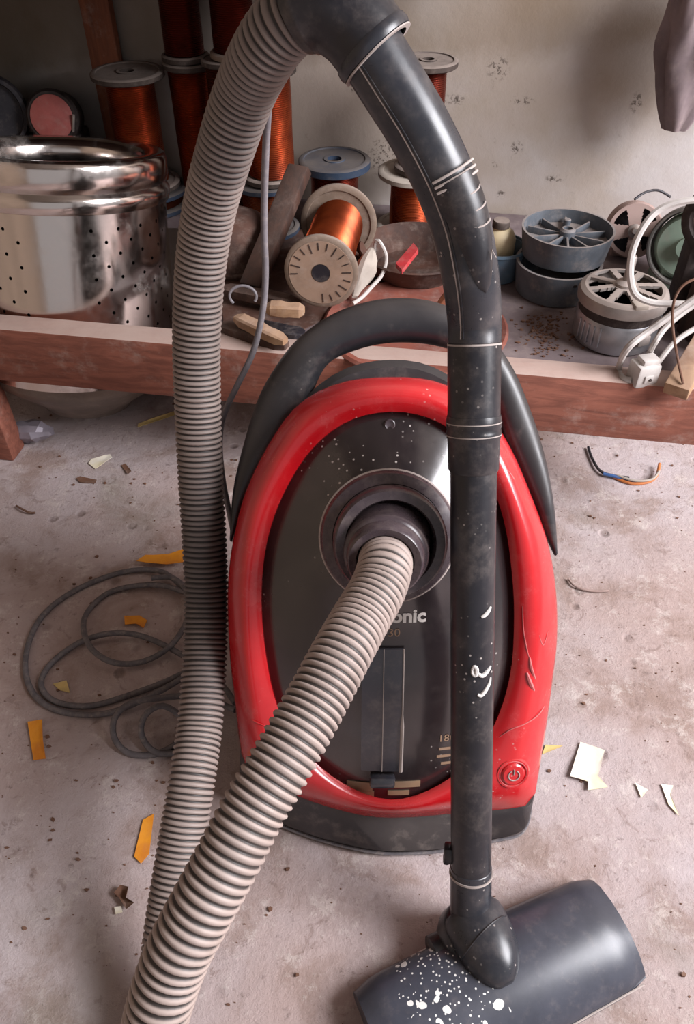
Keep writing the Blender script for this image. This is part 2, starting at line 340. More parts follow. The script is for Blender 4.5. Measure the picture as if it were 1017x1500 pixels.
# low wooden platform along the wall: front rail on legs, a deck behind it, open where the steel drum stands
DZ = 0.235
RL, RR = PZ(-60, 552, 0.155), PZ(1075, 663, 0.150); RL.z = RR.z = 0.155
rd = (RR-RL).normalized(); rn = Vector((-rd.y, rd.x, 0))
t = thing('wooden_platform', 'low wooden platform with a thick red-brown front rail along the back wall', 'platform', (RL.x, RL.y, 0))
g = G(); L = (RR-RL).length; ang = math.atan2(rd.y, rd.x)
g.box(RL+rd*L/2+rn*0.02+Vector((0, 0, 0.0425)), (L, 0.04, 0.087), Matrix.Rotation(ang, 3, 'Z'), 0.004); obj('front_rail', g, 'rail', t)
def rail_at(x, off): 
    k = (x-RL.x)/rd.x; p = RL+rd*k; return Vector((x, p.y+off, 0))
g = G(); xs = -0.235
poly = [rail_at(xs, .041), rail_at(RR.x, .041), Vector((RR.x, wally(RR.x)-.002, 0)), Vector((XL+.35, wally(XL+.35)-.002, 0)), Vector((XL+.35, 1.325, 0)), Vector((xs, 1.305, 0))]
g.prism([p+Vector((0, 0, DZ-.02)) for p in poly], (0, 0, .02)); obj('deck', g, 'deck', t)
for (x, off) in ((-.545, .0), (RR.x-.05, .30), (XL+.4, .42), (0.05, .30)):
    p = rail_at(x, off)
    if off == .42: p.y = 1.34
    g = G(); zt = DZ-.02 if off else 0.155
    g.box((p.x, p.y+.02, zt/2), (.05, .04, zt), Matrix.Rotation(ang, 3, 'Z'), .003); obj('leg', g, 'rail', t)

# ------------------------------------------------------------------ vacuum cleaner
TH = math.radians(58)
FS = Vector((0, math.cos(TH), math.sin(TH))); FN = Vector((0, -math.sin(TH), math.cos(TH))); F0 = Vector((0.041, 0.325, 0.03))
def FP(u, s, n=0): return F0 + RT*u + FS*s + FN*n
def PN(px, py, n=0):
    r = ray(px, py); return C0 + r*(((F0+FN*n)-C0).dot(FN)/r.dot(FN))
def US(p): d = p-F0; return d.x, d.dot(FS)
vac = thing('vacuum_cleaner', 'red and black canister vacuum cleaner with long ribbed hose, wand and floor head', 'vacuum cleaner', (F0.x, F0.y+.05, 0))
PC = (572, 885)
def polar(ctrl, N=96):
    pts = cr(ctrl, 14, True); an = sorted((math.atan2(y-PC[1], x-PC[0]), math.hypot(x-PC[0], y-PC[1])) for x, y in pts); out = []
    ext = [(a-2*math.pi, r) for a, r in an]+an+[(a+2*math.pi, r) for a, r in an]; i = 0
    for j in range(N):
        a = -math.pi+2*math.pi*j/N
        while ext[i+1][0] < a: i += 1
        (a0, r0), (a1, r1) = ext[i], ext[i+1]; r = r0+(r1-r0)*((a-a0)/max(a1-a0, 1e-9)); out.append((PC[0]+r*math.cos(a), PC[1]+r*math.sin(a)))
    return out
NR = 96
LIDP = polar([(570, 604), (625, 612), (672, 640), (712, 695), (738, 765), (750, 850), (752, 920), (747, 985), (730, 1045), (700, 1098), (645, 1148), (575, 1171), (505, 1148), (445, 1098), (408, 1035), (390, 955), (384, 870), (393, 790), (418, 720), (458, 658), (510, 618)])
OUTP = polar([(575, 552), (640, 559), (700, 590), (745, 650), (782, 735), (804, 800), (815, 870), (816, 940), (809, 1000), (801, 1060), (792, 1115), (784, 1164), (772, 1180), (724, 1187), (662, 1192), (606, 1197), (550, 1197), (499, 1187), (443, 1169), (395, 1148), (366, 1130), (354, 1105), (343, 1020), (336, 950), (334, 860), (342, 790), (362, 715), (400, 640), (440, 590), (500, 560)])
def mixp(a, b, w): return [(p[0]+(q[0]-p[0])*w, p[1]+(q[1]-p[1])*w) for p, q in zip(a, b)]
cpt = PN(PC[0], PC[1], 0)
def back(ring, d, sc, zmin=0.045):
    out = []
    for p in ring:
        q = cpt+(p-cpt)*sc + Vector((0, .80, -.60))*d
        if q.z < zmin: q.z = zmin
        out.append(q)
    return out
rings = []
for w, n in [(0, -.012), (0.0, .003)]+[(w_, .004+.013*math.sin(math.pi*min(1, .12+w_*.78))**.9-.019*w_**5) for w_ in (.02, .08, .16, .26, .37, .48, .58, .68, .77, .85, .92, .97, 1.0)]:
    rings.append([PN(x, y, n) for x, y in mixp(LIDP, OUTP, w)])
r_out = rings[-1]; rings += [back(r_out, .012, .995), back(r_out, .05, .975)]
g = G(); g.loft(rings); red = obj('red_shell', g, 'red', vac)
# rear shell, a little taller than the red ring at the top
TOPP = mixp(PC and [PC]*NR, OUTP, 0.985)
def topbump(p):
    x, y = p; k = max(0.0, 1-((x-575)/150.0)**2) if y < 700 else 0; return (x, y-30*k)
sh = [topbump(p) for p in TOPP]; r0 = [PN(x, y, -.034) for x, y in sh]; r00 = [PN(x, y, -.026) for x, y in mixp([PC]*NR, sh, .97)]
g = G(); g.loft([r00, r0, back(r0, .03, .985), back(r0, .10, .93), back(r0, .15, .80), back(r0, .17, .45)], True, True, True); obj('rear_shell', g, 'black', vac)
# base
fl = cr([(352, 1150), (362, 1178), (385, 1200), (412, 1213), (473, 1235), (550, 1252), (606, 1253), (652, 1249), (724, 1235), (758, 1227), (771, 1212), (777, 1190)], 5)
tp = cr([(352, 1090), (358, 1116), (370, 1136), (395, 1150), (443, 1171), (499, 1189), (550, 1199), (606, 1199), (662, 1194), (724, 1189), (772, 1182), (784, 1160)], 5)
A = [PZ(x, y, 0.0) for x, y in fl]; B = [PN(x, y, -.010) for x, y in tp]; nA = len(A)
def closeback(pts, z, dy):
    a, b = pts[-1], pts[0]; yb = max(a.y, b.y)+dy
    return pts+[Vector((b.x+(a.x-b.x)*k, yb+.03*math.sin(math.pi*k), z)) for k in (1.0, .75, .5, .25, .0)]
cb = sum(A, Vector())/nA+Vector((0, .08, 0))
A0 = [cb+(p-cb)*.965 for p in A]; A1 = [p+Vector((0, 0, .012)) for p in A]
for p in A0: p.z = 0.0
Bi = [p+(Vector((cb.x, cb.y, p.z))-p)*.10+Vector((0, 0, .01)) for p in B]
zt = sum(p.z for p in B)/nA
g = G(); g.loft([closeback(A0, 0, .14), closeback(A1, .012, .14), closeback(B, zt, .13), closeback(Bi, zt+.02, .10)], True, True, True); base = obj('base', g, 'base', vac)
# thin sole line around the foot
g = G(); g.tube([p+Vector((0, 0, .005)) for p in A], .0016, 6); obj('sole_trim', g, 'cord', base)
# lid
LIDW = [US(PN(x, y, 0)) for x, y in LIDP]; LC = US(cpt)
lidang = sorted((math.atan2(s-LC[1], u-LC[0]), math.hypot(u-LC[0], s-LC[1])) for u, s in LIDW)
lidang = [(lidang[-1][0]-2*math.pi, lidang[-1][1])]+lidang+[(lidang[0][0]+2*math.pi, lidang[0][1])]
PU, PS = US(PN(566, 780, .03))
def lid_n(u, s):
    a = math.atan2(s-LC[1], u-LC[0]); r = math.hypot(u-LC[0], s-LC[1]); R = .15
    for (a0, q0), (a1, q1) in zip(lidang, lidang[1:]):
        if a0 <= a <= a1: R = q0+(q1-q0)*(a-a0)/max(a1-a0, 1e-9); break
    t = min(1, r/R); d2 = (u-PU)**2+(s-PS)**2
    return .002+.030*(1-t**2.4)+.026*math.exp(-d2/(2*.046**2))*(1-t**6)
def FL(u, s, n=0): return FP(u, s, lid_n(u, s)+n)
g = G(); rr = []
for t_ in (1.0, .975, .94, .88, .8, .7, .6, .5, .4, .3, .2, .1, .03):
    ring = []
    for u, s in LIDW:
        uu, ss = LC[0]+(u-LC[0])*t_, LC[1]+(s-LC[1])*t_; ring.append(FL(uu, ss))
    rr.append(ring)
rr.insert(0, [FP(u, s, -.008) for u, s in LIDW]); g.loft(rr, True, False, True); lid = obj('dust_cover', g, 'lid', vac, 'smoked dark glossy cover')
# strip window, latch, gold trim
def patch(name, u0, u1, s0, s1, h, mat, par, nu=6, ns=14, taper=0.0):
    g = G(); top = []
    for i in range(ns+1):
        s = s0+(s1-s0)*i/ns; k = 1-taper*(1-i/ns); um = (u0+u1)/2
        row = [(um+(u0-um)*k)+((u1-u0)*k)*j/nu for j in range(nu+1)]
        top.append([FL(row[0], s, -.001)]+[FL(x, s, h) for x in row]+[FL(row[-1], s, -.001)])
    a = [FL((u0+u1)/2+(x-(u0+u1)/2), s0, -.001) for x in [u0]+[u0+(u1-u0)*j/nu for j in range(nu+1)]+[u1]]; b = [p-FN*(h+.001) for p in top[-1]]
    top = [a]+top+[b]; g.loft(top, False); return obj(name, g, mat, par, smooth=30)
uA, sA = US(PN(529, 1132, .02)); uB, sB = US(PN(592, 950, .035))
patch('window_strip', uA, uB, sA, sB, .0035, 'strip', lid)
uA2 = US(PN(560, 1100, .02))[0]
g = G(); g.tube([FL(uB, sA+(sB-sA)*k/10, .0035) for k in range(11)], lambda q: .0007 if q > .45 else .0018, 6); obj('strip_glint', g, 'edge', lid)  # pale line paints the specular glint on the strip's right edge
g = G(); g.tube([FL(uA2, sA+(sB-sA)*k/10, .0036) for k in range(11)], .0004, 5); obj('strip_seam', g, 'edge', lid)
def onlid(px, py):
    n = .02
    for _ in range(6): u, s = US(PN(px, py, n)); n = lid_n(u, s)
    return u, s
u, s = onlid(560, 1140); q = Matrix((RT, FS, FN)).transposed()
g = G(); g.box(FL(u, s, .004), (.024, .012, .012), q, .003); obj('latch', g, 'strip', lid)
for (a, b, y0, y1) in ((508, 546, 1146, 1156), (576, 616, 1143, 1153)):
    (ua, sa), (ub, sb) = onlid(a, y1), onlid(b, y0); patch('gold_trim', min(ua, ub), max(ua, ub), sa, sb, .0012, 'gold', lid, 5, 2)
for (a, b, y0, y1) in ((512, 548, 1159, 1166), (568, 600, 1157, 1164)):
    (ua, sa), (ub, sb) = onlid(a, y1), onlid(b, y0); patch('gold_trim', min(ua, ub), max(ua, ub), sa, sb, .0010, 'gold', lid, 5, 2)
# lettering that follows the cover
def lettering(name, txt, px, py, width, mat, par, bold=0.0, align='LEFT'):
    c = bpy.data.curves.new('t', 'FONT'); c.body = txt; c.size = 1; c.resolution_u = 3; c.offset = bold; c.fill_mode = 'FRONT'
    o = bpy.data.objects.new('t', c); COL.objects.link(o); me = bpy.data.meshes.new_from_object(o); bpy.data.objects.remove(o)
    xs_ = [v.co.x for v in me.vertices]; x0, x1 = min(xs_), max(xs_); k = width/(x1-x0); u, s = onlid(px, py)
    g = G(); g.at['keep'] = True; g.add([FL(u+(v.co.x-x0)*k, s+v.co.y*k, .0005) for v in me.vertices], [tuple(p.vertices) for p in me.polygons])
    bpy.data.meshes.remove(me); return obj(name, g, mat, par, smooth=180)
u0_, _ = onlid(506, 908); u1_, _ = onlid(624, 908)
lettering('brand_lettering', 'Panasonic', 506, 909, u1_-u0_, 'print', lid, .035)
u0_, _ = onlid(567, 932); u1_, _ = onlid(586, 932)
lettering('model_lettering', '30', 569, 932, (u1_-u0_)*.9, 'print_tan', lid)
u0_, _ = onlid(644, 1085); u1_, _ = onlid(690, 1085)
lettering('power_lettering', '1800W', 645, 1086, u1_-u0_, 'print_tan', lid, .01)
for (x, y, x2) in ((643, 1097, 676), (640, 1108, 668), (646, 1118, 662)):
    (ua, sa), (ub, sb) = onlid(x, y), onlid(x2, y); patch('small_print', ua, ub, sa-.0016, sa+.0012, .0004, 'print_tan', lid, 4, 1)
# screw dot at the top of the cover
u, s = onlid(571, 622); g = G(); g.lathe([(.0048, -.002), (.0048, .0012), (.004, .0018), (.0018, .0008)], FL(u, s), FN, 20); obj('screw_cap', g, 'port', lid)
# hose port
pc = FP(PU, PS, 0); pn = lid_n(PU, PS)
pa = (FN*1.0 + Vector((0.02, 0, 0))).normalized()
g = G(); g.lathe([(.050, pn-.034), (.0575, pn-.014), (.0575, pn-.006), (.055, pn-.001), (.047, pn+.002), (.046, pn+.0005)], pc, pa, 56, False, False); port = obj('hose_port', g, 'port', vac)
g = G(); g.lathe([(.046, pn-.03), (.0465, pn+.016), (.044, pn+.0195), (.037, pn+.0195), (.0355, pn+.016), (.0355, pn-.01)], pc, pa, 56, False, False); obj('collar', g, 'port', port)
pb = pc+pa*(pn-.004)+Vector((-.001, 0, -.001)); pa2 = (pa+Vector((-.10, 0, -.20))).normalized()
g = G(); g.lathe([(.036, -.005+.004), (.0345, .024+.004), (.0345, .030), (.033, .033), (.0315, .034), (.0300, .044), (.0285, .0455), (.023, .044), (.0215, .036)], pb, pa2, 48, False, False); obj('hose_cuff', g, 'port', port)
g = G(); g.lathe([(.0565, pn-.0085), (.0583, pn-.0065), (.0565, pn-.0045)], pc, pa, 56, False, False); obj('port_rim', g, 'edge', port)
# carrying handle
hp = [((337, 788), (340, 793)), ((341, 725), (360, 735)), ((352, 670), (390, 690)), ((375, 592), (440, 622)), ((402, 540), (458, 575)), ((440, 493), (482, 532)), ((500, 454), (528, 511)), ((570, 437), (578, 502)), ((640, 443), (636, 506)), ((700, 474), (684, 525)), ((745, 530), (712, 572)), ((773, 592), (735, 640)), ((797, 668), (768, 715)), ((810, 742), (794, 775)), ((816, 808), (812, 813))]
hh = cr([a+b for a, b in hp], 5); g = G(); hr = []
for i, (ox, oy, ix, iy) in enumerate(hh):
    k = i/(len(hh)-1); n_ = -.036-.012*math.sin(math.pi*k); o_, i_ = PN(ox, oy, n_), PN(ix, iy, n_); c_ = (o_+i_)/2; a_ = (o_-i_)/2; th = min(.019, a_.length*1.1+.003)
    hr.append([c_+a_*math.copysign(abs(math.cos(w))**.8, math.cos(w))+FN*th*math.copysign(abs(math.sin(w))**.8, math.sin(w)) for w in [2*math.pi*j/20 for j in range(20)]])
g.loft(hr, True, True, True); obj('carry_handle', g, 'black', vac)
# power button
bp = PN(750, 1130, .0115); bn = (FN+Vector((.10, -.05, -.05))).normalized()
g = G(); g.lathe([(.0165, -.008), (.0165, .002), (.0150, .0042), (.0125, .0042), (.0115, .0025), (.0115, .0015)], bp, bn, 32, False, True); btn = obj('power_button', g, 'red', vac); g = G(); g.lathe([(.0125, .0036), (.0133, .0046), (.0141, .0036)], bp, bn, 32, False, False); obj('button_ring', g, 'redge', btn)
g = G(); g.lathe([(.0112, .001), (.0112, .0048), (.0098, .0062), (.0, .0066)], bp, bn, 32, False, False); obj('button_cap', g, 'red', btn)
bx_ = bn.orthogonal().normalized(); bx_ = (RT-bn*RT.dot(bn)).normalized(); by_ = bn.cross(bx_)
g = G(); g.tube([bp+bn*.0068+(bx_*math.cos(a)+by_*math.sin(a))*.0052 for a in [math.radians(120+300*i/24) for i in range(25)]], .0006, 6)
g.tube([bp+bn*.007+by_*.001, bp+bn*.007+by_*.0062], .0006, 6); obj('power_symbol', g, 'edge', btn)

def rn_(w_): return .004+.013*math.sin(math.pi*min(1, .12+w_*.78))**.9-.019*w_**5
def redpt(px, py, off=0.0):
    a = math.atan2(py-PC[1], px-PC[0]); j = int(round((a+math.pi)/(2*math.pi)*NR)) % NR
    rl, ro = [math.hypot(q_[j][0]-PC[0], q_[j][1]-PC[1]) for q_ in (LIDP, OUTP)]; w_ = min(1, max(0, (math.hypot(px-PC[0], py-PC[1])-rl)/(ro-rl)))
    return PN(px, py, rn_(w_)+off)
def redline(name, pts, r, mat):
    g = G(); c_ = [Vector(p) for p in cr([tuple(redpt(*p)) for p in pts], 8)]; n_ = len(c_); g.tube(c_, [r*(.35+.65*math.sin(math.pi*i/(n_-1))) for i in range(n_)], 6); obj(name, g, mat, red)
redline('shell_seam', [(728, 1082), (748, 1069), (770, 1060), (790, 1046), (803, 1024)], .0007, 'redge')
redline('shell_seam', [(350, 1040), (372, 1056), (396, 1066)], .0006, 'red')
for pts, r in (([(766, 888), (767, 920), (772, 950), (778, 972)], .0006), ([(772, 985), (777, 1000), (783, 1012)], .0019), ([(776, 962), (779, 980), (785, 996)], .0014), ([(790, 930), (796, 945), (803, 925)], .0005), ([(745, 690), (752, 700), (757, 712)], .0009)):
    redline('scuff', pts, r, 'redge')
# hose -----------------------------------------------------------
def dcm(pts): return [PD(*p) for p in pts]
hs = pb+pa2*.036; he = pb+pa2*.056
front = [(553, 864, .588), (529, 906, .570), (499, 960, .547), (460, 1033, .528), (415, 1112, .512), (370, 1188, .502), (334, 1258, .496), (294, 1332, .493), (257, 1405, .495), (229, 1490, .505), (214, 1570, .545), (210, 1628, .600)]
loop = [(216, 1632, .626), (226, 1560, .642), (236, 1470, .668), (247, 1360, .685), (263, 1255, .697), (280, 1150, .712), (293, 1060, .735), (300, 960, .755), (302, 870, .762), (299, 785, .755), (294, 700, .742), (290, 600, .722), (288, 500, .695), (293, 400, .662), (307, 305, .625), (333, 210, .58), (360, 132, .545), (390, 72, .512), (418, 36, .495), (445, 17, .487)]
hc = [tuple(hs), tuple(he)]+[tuple(p) for p in dcm(front+loop)]
dense = resample(cr(hc, 40), .0005*1.0)
prof = [(0, .0191, 0), (.16, .0196, .35), (.34, .0213, 1.0), (.60, .0215, 1.0), (.84, .0200, .6)]
L_ = len(dense)*.0005; pos = []; a_ = 0.0
while a_ < L_-.008:
    # the ribs sit close together at both ends and are pulled apart in the middle of the near strand
    k = a_/L_; pit = .0052+.0019*math.exp(-((k-.24)/.11)**2)
    for f_, r_, c_ in prof: pos.append((a_+f_*pit, r_, c_))
    a_ += pit
pp = [dense[min(int(a/.0005), len(dense)-1)] for a, _, _ in pos]
pp = [p.copy() for p in pp]
# smooth the axis frames over the dense line
fr = frames(pp); g = G(); SEG = 28; ring = []; rid = []; gry = []
lens = L_; left0 = .40
for i, (a, r_, c_) in enumerate(pos):
    T, u, w = fr[i]; ring.append([pp[i]+(u*math.cos(2*math.pi*j/SEG)+w*math.sin(2*math.pi*j/SEG))*r_ for j in range(SEG)])
    k = a/lens
    p_ = pp[i]; dgrey = 1.0 if k < .42 else .62
    # returning strand's middle stretch painted blacker for the shadow the body casts on it
    if k > .42:
        q_ = (p_.z-.03)/.6
        dgrey = .72 if q_ < .20 else (.72-.62*min(1, (q_-.20)/.08) if q_ < .36 else (.10+.62*min(1, (q_-.36)/.2)))
        if q_ > .9: dgrey = .45
    rid += [c_]*SEG; gry += [dgrey]*SEG
g.loft(ring, True, False, False); g.at['ridge'] = rid; g.at['grey'] = gry; hose = obj('hose', g, 'hose', vac, 'grey corrugated suction hose', smooth=180)
# hand grip end: elbow cuff
ec = cr([tuple(PD(*p)) for p in [(432, 26, .49), (455, 13, .485), (486, 13, .482), (520, 36, .484), (548, 72, .488)]], 8); nE = len(ec)
g = G(); g.tube(ec, [.0222+.0032*min(1, i/5) for i in range(nE)], 36, True); grip_c = obj('elbow_cuff', g, 'wand', vac)
tE = (Vector(ec[-1])-Vector(ec[-2])).normalized()
g = G(); g.lathe([(.0240, -.006), (.0262, -.004), (.0268, 0), (.0258, .003), (.0225, .004)], ec[-1], tE, 40, False, False); obj('cuff_rim', g, 'grip', grip_c)
g = G(); g.lathe([(.0222, .0035), (.0258, .0036), (.0258, .0044), (.0222, .0045)], ec[-1], tE, 40, False, False); obj('rim_dust', g, 'edge', grip_c)
# hand grip tube
W0 = PZ(690, 1300, .075); W1 = PD(695, 520, .575)
wdir = (W1-W0).normalized()
def won(py):  # point of the wand axis seen at picture row py
    lo, hi = -.3, 1.4
    for _ in range(40):
        m_ = (lo+hi)/2; p = W0+(W1-W0)*m_; d = p-C0; y = CY-F*d.dot(UP)/d.dot(FW)
        if y > py: lo = m_
        else: hi = m_
    return W0+(W1-W0)*lo
hgc = [tuple(won(505)), tuple(won(470))]+[tuple(PD(*p)) for p in [(690, 410, .548), (676, 335, .532), (650, 262, .517), (613, 188, .504), (574, 124, .495), (545, 78, .489), (520, 45, .485)]]
hg = [Vector(p) for p in cr(hgc, 10)]; nH = len(hg)
g = G(); g.tube(hg, [.0192+.0018*min(1, i/nH*1.4) for i in range(nH)], 40, True); hgo = obj('hand_grip', g, 'grip', vac, 'curved dark grey hand grip tube')
# seam line and trigger panel on the grip surface
frh = []
for i in range(nH):
    T = (hg[min(i+1, nH-1)]-hg[max(i-1, 0)]).normalized(); v = (C0-hg[i]).normalized(); v = (v-T*v.dot(T)).normalized(); frh.append((T, v, T.cross(v)))
def ongrip(i, a, off):
    T, v, w = frh[i]; r = .0192+.0018*min(1, i/nH*1.4)
    return hg[i]+(v*math.cos(a)+w*math.sin(a))*(r+off)
sgn = 1 if (frh[10][2].dot(RT)) > 0 else -1
for aa in (-.42, -.52):
    g = G(); g.tube([ongrip(i, sgn*aa, .0002) for i in range(2, nH-10)], .00055, 6); obj('seam', g, 'edge' if aa == -.52 else 'wand', hgo)
# trigger / air-slide panel
def gi(py):
    return min(range(nH), key=lambda i: abs((CY-F*(hg[i]-C0).dot(UP)/(hg[i]-C0).dot(FW))-py))
i0, i1 = gi(414), gi(262); g = G(); rr = []
for i in range(i0, i1+1):
    k = (i-i0)/(i1-i0); hw = .76*math.sqrt(max(.0, min(1, k*1.4)))+.03; hgt = .0058*math.sin(min(1, k*1.3)*math.pi/2)+.0006; ac = .46-.10*k
    rr.append([ongrip(i, sgn*(ac+hw*q), -.001 if abs(q) == 1 else hgt*(1-q*q*.75)) for q in (-1, -.97, -.7, -.35, 0, .35, .7, .97, 1)])
g.loft(rr, False); g.f.append(tuple(range(len(g.v)-9, len(g.v)))); trig = obj('air_slide', g, 'wand', hgo)
for py in (284, 308, 331):
    i = gi(py); g = G(); c_ = [ongrip(i, sgn*(.58+.30*math.cos(a)), .0058-.0010*abs(math.cos(a)))-frh[i][0]*.0022*math.sin(a) for a in [math.pi*j/12 for j in range(13)]]
    g.tube(c_, .0006, 5); obj('slot', g, 'edge', trig)
for py in (257, 264, 271):
    i = gi(py); g = G(); g.tube([ongrip(i, sgn*(-.30+1.35*k/12), .0040) for k in range(13)], .0009, 8); obj('grip_ring', g, 'edge', trig)
i = gi(370); g = G(); g.tube([ongrip(i, sgn*.62, .0055)-frh[i][0]*.003, ongrip(i, sgn*.70, .0055)+frh[i][0]*.003, ongrip(i, sgn*.82, .0052)-frh[i][0]*.003], .0004, 5); obj('arrow_mark', g, 'edge', trig)
# wand tubes
def wtube(name, y0, y1, r, mat, par, seg=40, prof=None):
    a, b = won(y0), won(y1); L = (b-a).length; d = (b-a).normalized(); g = G()
    pr = prof(L) if prof else [(r*.96, 0), (r, .0008), (r, L-.0008), (r*.96, L)]
    g.lathe(pr, a, d, seg); return obj(name, g, mat, par)
ext = wtube('extension_tube', 1272, 640, .0176, 'wand', vac)
wtube('grip_socket', 622, 500, .0196, 'wand', vac)
col = wtube('socket_collar', 690, 608, .020, 'wand', vac, 40, lambda L: [(.0182, 0), (.0192, .002), (.0196, L*.55), (.0200, L*.6), (.0206, L*.64), (.0206, L*.72), (.0200, L*.76), (.0206, L*.80), (.0206, L*.92), (.0200, L)])
for py in (504,):
    a = won(py); g = G(); g.lathe([(.0188, -.0006), (.0198, -.0006), (.0198, .0008), (.0188, .0008)], a, wdir, 40, False, False); obj('socket_ring', g, 'edge', hgo)
for py in (618, 636):
    a = won(py); g = G(); g.lathe([(.0196, -.0004), (.0208, -.0004), (.0208, .0004), (.0196, .0004)], a, wdir, 40, False, False); obj('collar_ring', g, 'edge', col)
# white paint marks on the tube
wv = (C0-won(950)); wv = (wv-wdir*wv.dot(wdir)).normalized(); ww = wdir.cross(wv); ww = ww if ww.dot(RT) > 0 else -ww
def onw(py, a, off=.0002): return won(py)+(wv*math.cos(a)+ww*math.sin(a))*(.0176+off)
for pts in ([(892, .38), (890, .55), (885, .75), (880, .9)], [(968, -.02), (962, .08), (966, .2), (974, .15), (972, .02), (967, .0)], [(972, .25), (976, .45), (972, .7), (966, .95)], [(1002, .25), (1004, .4), (999, .6), (990, .85), (982, .95)]):
    g = G(); c_ = [Vector(p) for p in cr([tuple(onw(*p)) for p in pts], 5)]; n_ = len(c_); g.tube(c_, [.0006+.0012*math.sin(math.pi*min(1, (i+2)/(n_+2))) for i in range(n_)], 8); obj('paint_mark', g, 'paint', ext)
# lower clip
a = won(1252); g = G(); g.box(a-ww*.0195, (.008, .012, .016), Matrix((ww, wv, wdir)).transposed(), .002); g.box(a-ww*.0215-wdir*.006, (.006, .009, .008), Matrix((ww, wv, wdir)).transposed(), .002); obj('release_clip', g, 'wand', ext)
nk = wtube('neck_tube', 1340, 1268, .0182, 'grip', vac)
a = won(1278); g = G(); g.lathe([(.0176, -.0008), (.0192, -.0008), (.0192, .0010), (.0176, .0010)], a, wdir, 40, False, False); obj('neck_ring', g, 'edge', nk)
# floor head --------------------------------------------------
e0, e1 = PZ(568, 1524, .02), PZ(890, 1362, .02); hx = (e1-e0); HL = hx.length; hx.normalize(); hy = Vector((0, 0, 1)).cross(hx); hc_ = (e0+e1)/2; hc_.z = 0
HEADSPLAT = tuple(PZ(660, 1420, .045) - ORG[vac.name])
M['head'] = headmat()
def HP(x, y, z): return hc_+hx*x+hy*y+Vector((0, 0, z))
yp = [(.050, .004), (.0525, .012), (.052, .022), (.047, .033), (.036, .042), (.020, .0465), (.002, .047), (-.016, .043), (-.032, .034), (-.044, .023), (-.0485, .017), (-.050, .014), (-.050, .0125), (-.0515, .0115), (-.0515, .004)]
g = G(); rr = []
for k in range(33):
    q = -1+2*k/32; x = q*(HL/2+.012); e = max(0, (abs(x)-(HL/2-.012))/.024); e = math.sqrt(max(0.0, 1-e*e)) if e > 0 else 1; e = max(e, .55)
    sh = 1-.16*abs(q)**2.2; rr.append([HP(x, y*(1-.10*(1-e)*2)*(1-.05*abs(q)), .004+(z-.004)*sh*(0.72+.28*e)) for y, z in yp])
g.loft(rr, True, True, True); head = obj('floor_head', g, 'head', vac)
g = G(); 
for yy, zz in ((-.0512, .0126),): g.tube([HP(-HL/2-.006+(HL+.012)*k/10, yy*(1-.05*abs(-1+.2*k)), zz*(1-.1*abs(-1+.2*k))) for k in range(11)], .0009, 6)
obj('bumper_line', g, 'edge', head)
g = G(); g.box(HP(0, 0, .0035), (HL-.02, .086, .007), Matrix((hx, hy, Vector((0, 0, 1)))).transposed(), .002); obj('sole_plate', g, 'base', head)
# swivel pod
J0 = won(1338); J1 = PZ(741, 1440, .052); jd = (J1-J0).normalized(); JL = (J1-J0).length
jv = (C0-J0); jv = (jv-jd*jv.dot(jd)).normalized(); jw = jd.cross(jv)
def pod(k):  # half width / height along the pod
    return .0285*math.sqrt(max(0, 1-max(0, (k-.28)/.74)**2.1))*(1 if k > .1 else .86+1.4*k)
g = G(); rr = []
for k in [0, .03, .08, .15, .25, .35, .45, .55, .65, .75, .83, .9, .95, .985, 1.0]:
    r = max(pod(k), .002); c_ = J0+jd*(k*JL*1.08-.004)-jv*.004; rr.append([c_+jw*math.cos(a)*r+jv*math.sin(a)*r*.85 for a in [2*math.pi*j/28 for j in range(28)]])
g.loft(rr, True, True, True); swv = obj('swivel_joint', g, 'grip', vac)
g = G(); a = won(1360); g.lathe([(.020, -.030), (.030, -.026), (.0315, -.012), (.029, .002), (.0225, .012), (.019, .014)], a, (wdir+Vector((0, 0, .2))).normalized(), 36); obj('swivel_collar', g, 'grip', swv)
g = G(); c_ = [J0+jd*(k_*JL*1.08-.004)-jv*.004+(jw*math.cos(a)+jv*math.sin(a)*.85)*(pod(k_)+.0002) for a, k_ in [(math.radians(20+140*i/20), .42+.10*math.cos(math.pi*i/20)) for i in range(21)]]; g.tube(c_, .0007, 6); obj('joint_seam', g, 'wand', swv)
hw_ = PZ(648, 1392, .022); g = G(); g.lathe([(.012, -.011), (.016, -.009), (.016, .009), (.012, .011)], hw_, hx, 28); obj('pivot_wheel', g, 'wand', swv)

# power cord: coil on the floor ---------------------------------
def floorpath(pts, r): return [tuple(PZ(x, y, z+r)) for x, y, z in pts]
cp = [(345, 1030, .02), (322, 1000, .01), (285, 972, .006), (250, 950, .003), (205, 931, .003), (160, 928, .008), (115, 942, .003), (74, 973, 0), (60, 1004, 0), (82, 1028, 0), (132, 1034, 0), (190, 1018, 0), (250, 995, .004), (300, 965, .004), (306, 915, 0), (276, 872, .004), (238, 838, .004), (180, 838, 0), (110, 865, 0), (60, 905, 0), (38, 960, 0), (45, 1010, 0), (82, 1040, 0), (150, 1046, 0), (215, 1022, .007), (278, 985, .010), (318, 940, .007), (300, 885, .006), (255, 862, .006), (212, 857, .004), (158, 869, .0), (124, 905, .004), (131, 946, .010), (165, 970, .006), (210, 969, .004), (251, 945, .009), (275, 905, .004), (274, 868, .010), (252, 846, .010), (215, 848, .012)]
g = G(); g.tube(resample(cr(floorpath(cp, .0036), 10), .006), .0036, 10); obj('power_cord', g, 'cord', vac, 'grey rubber power cord coiled on the floor')
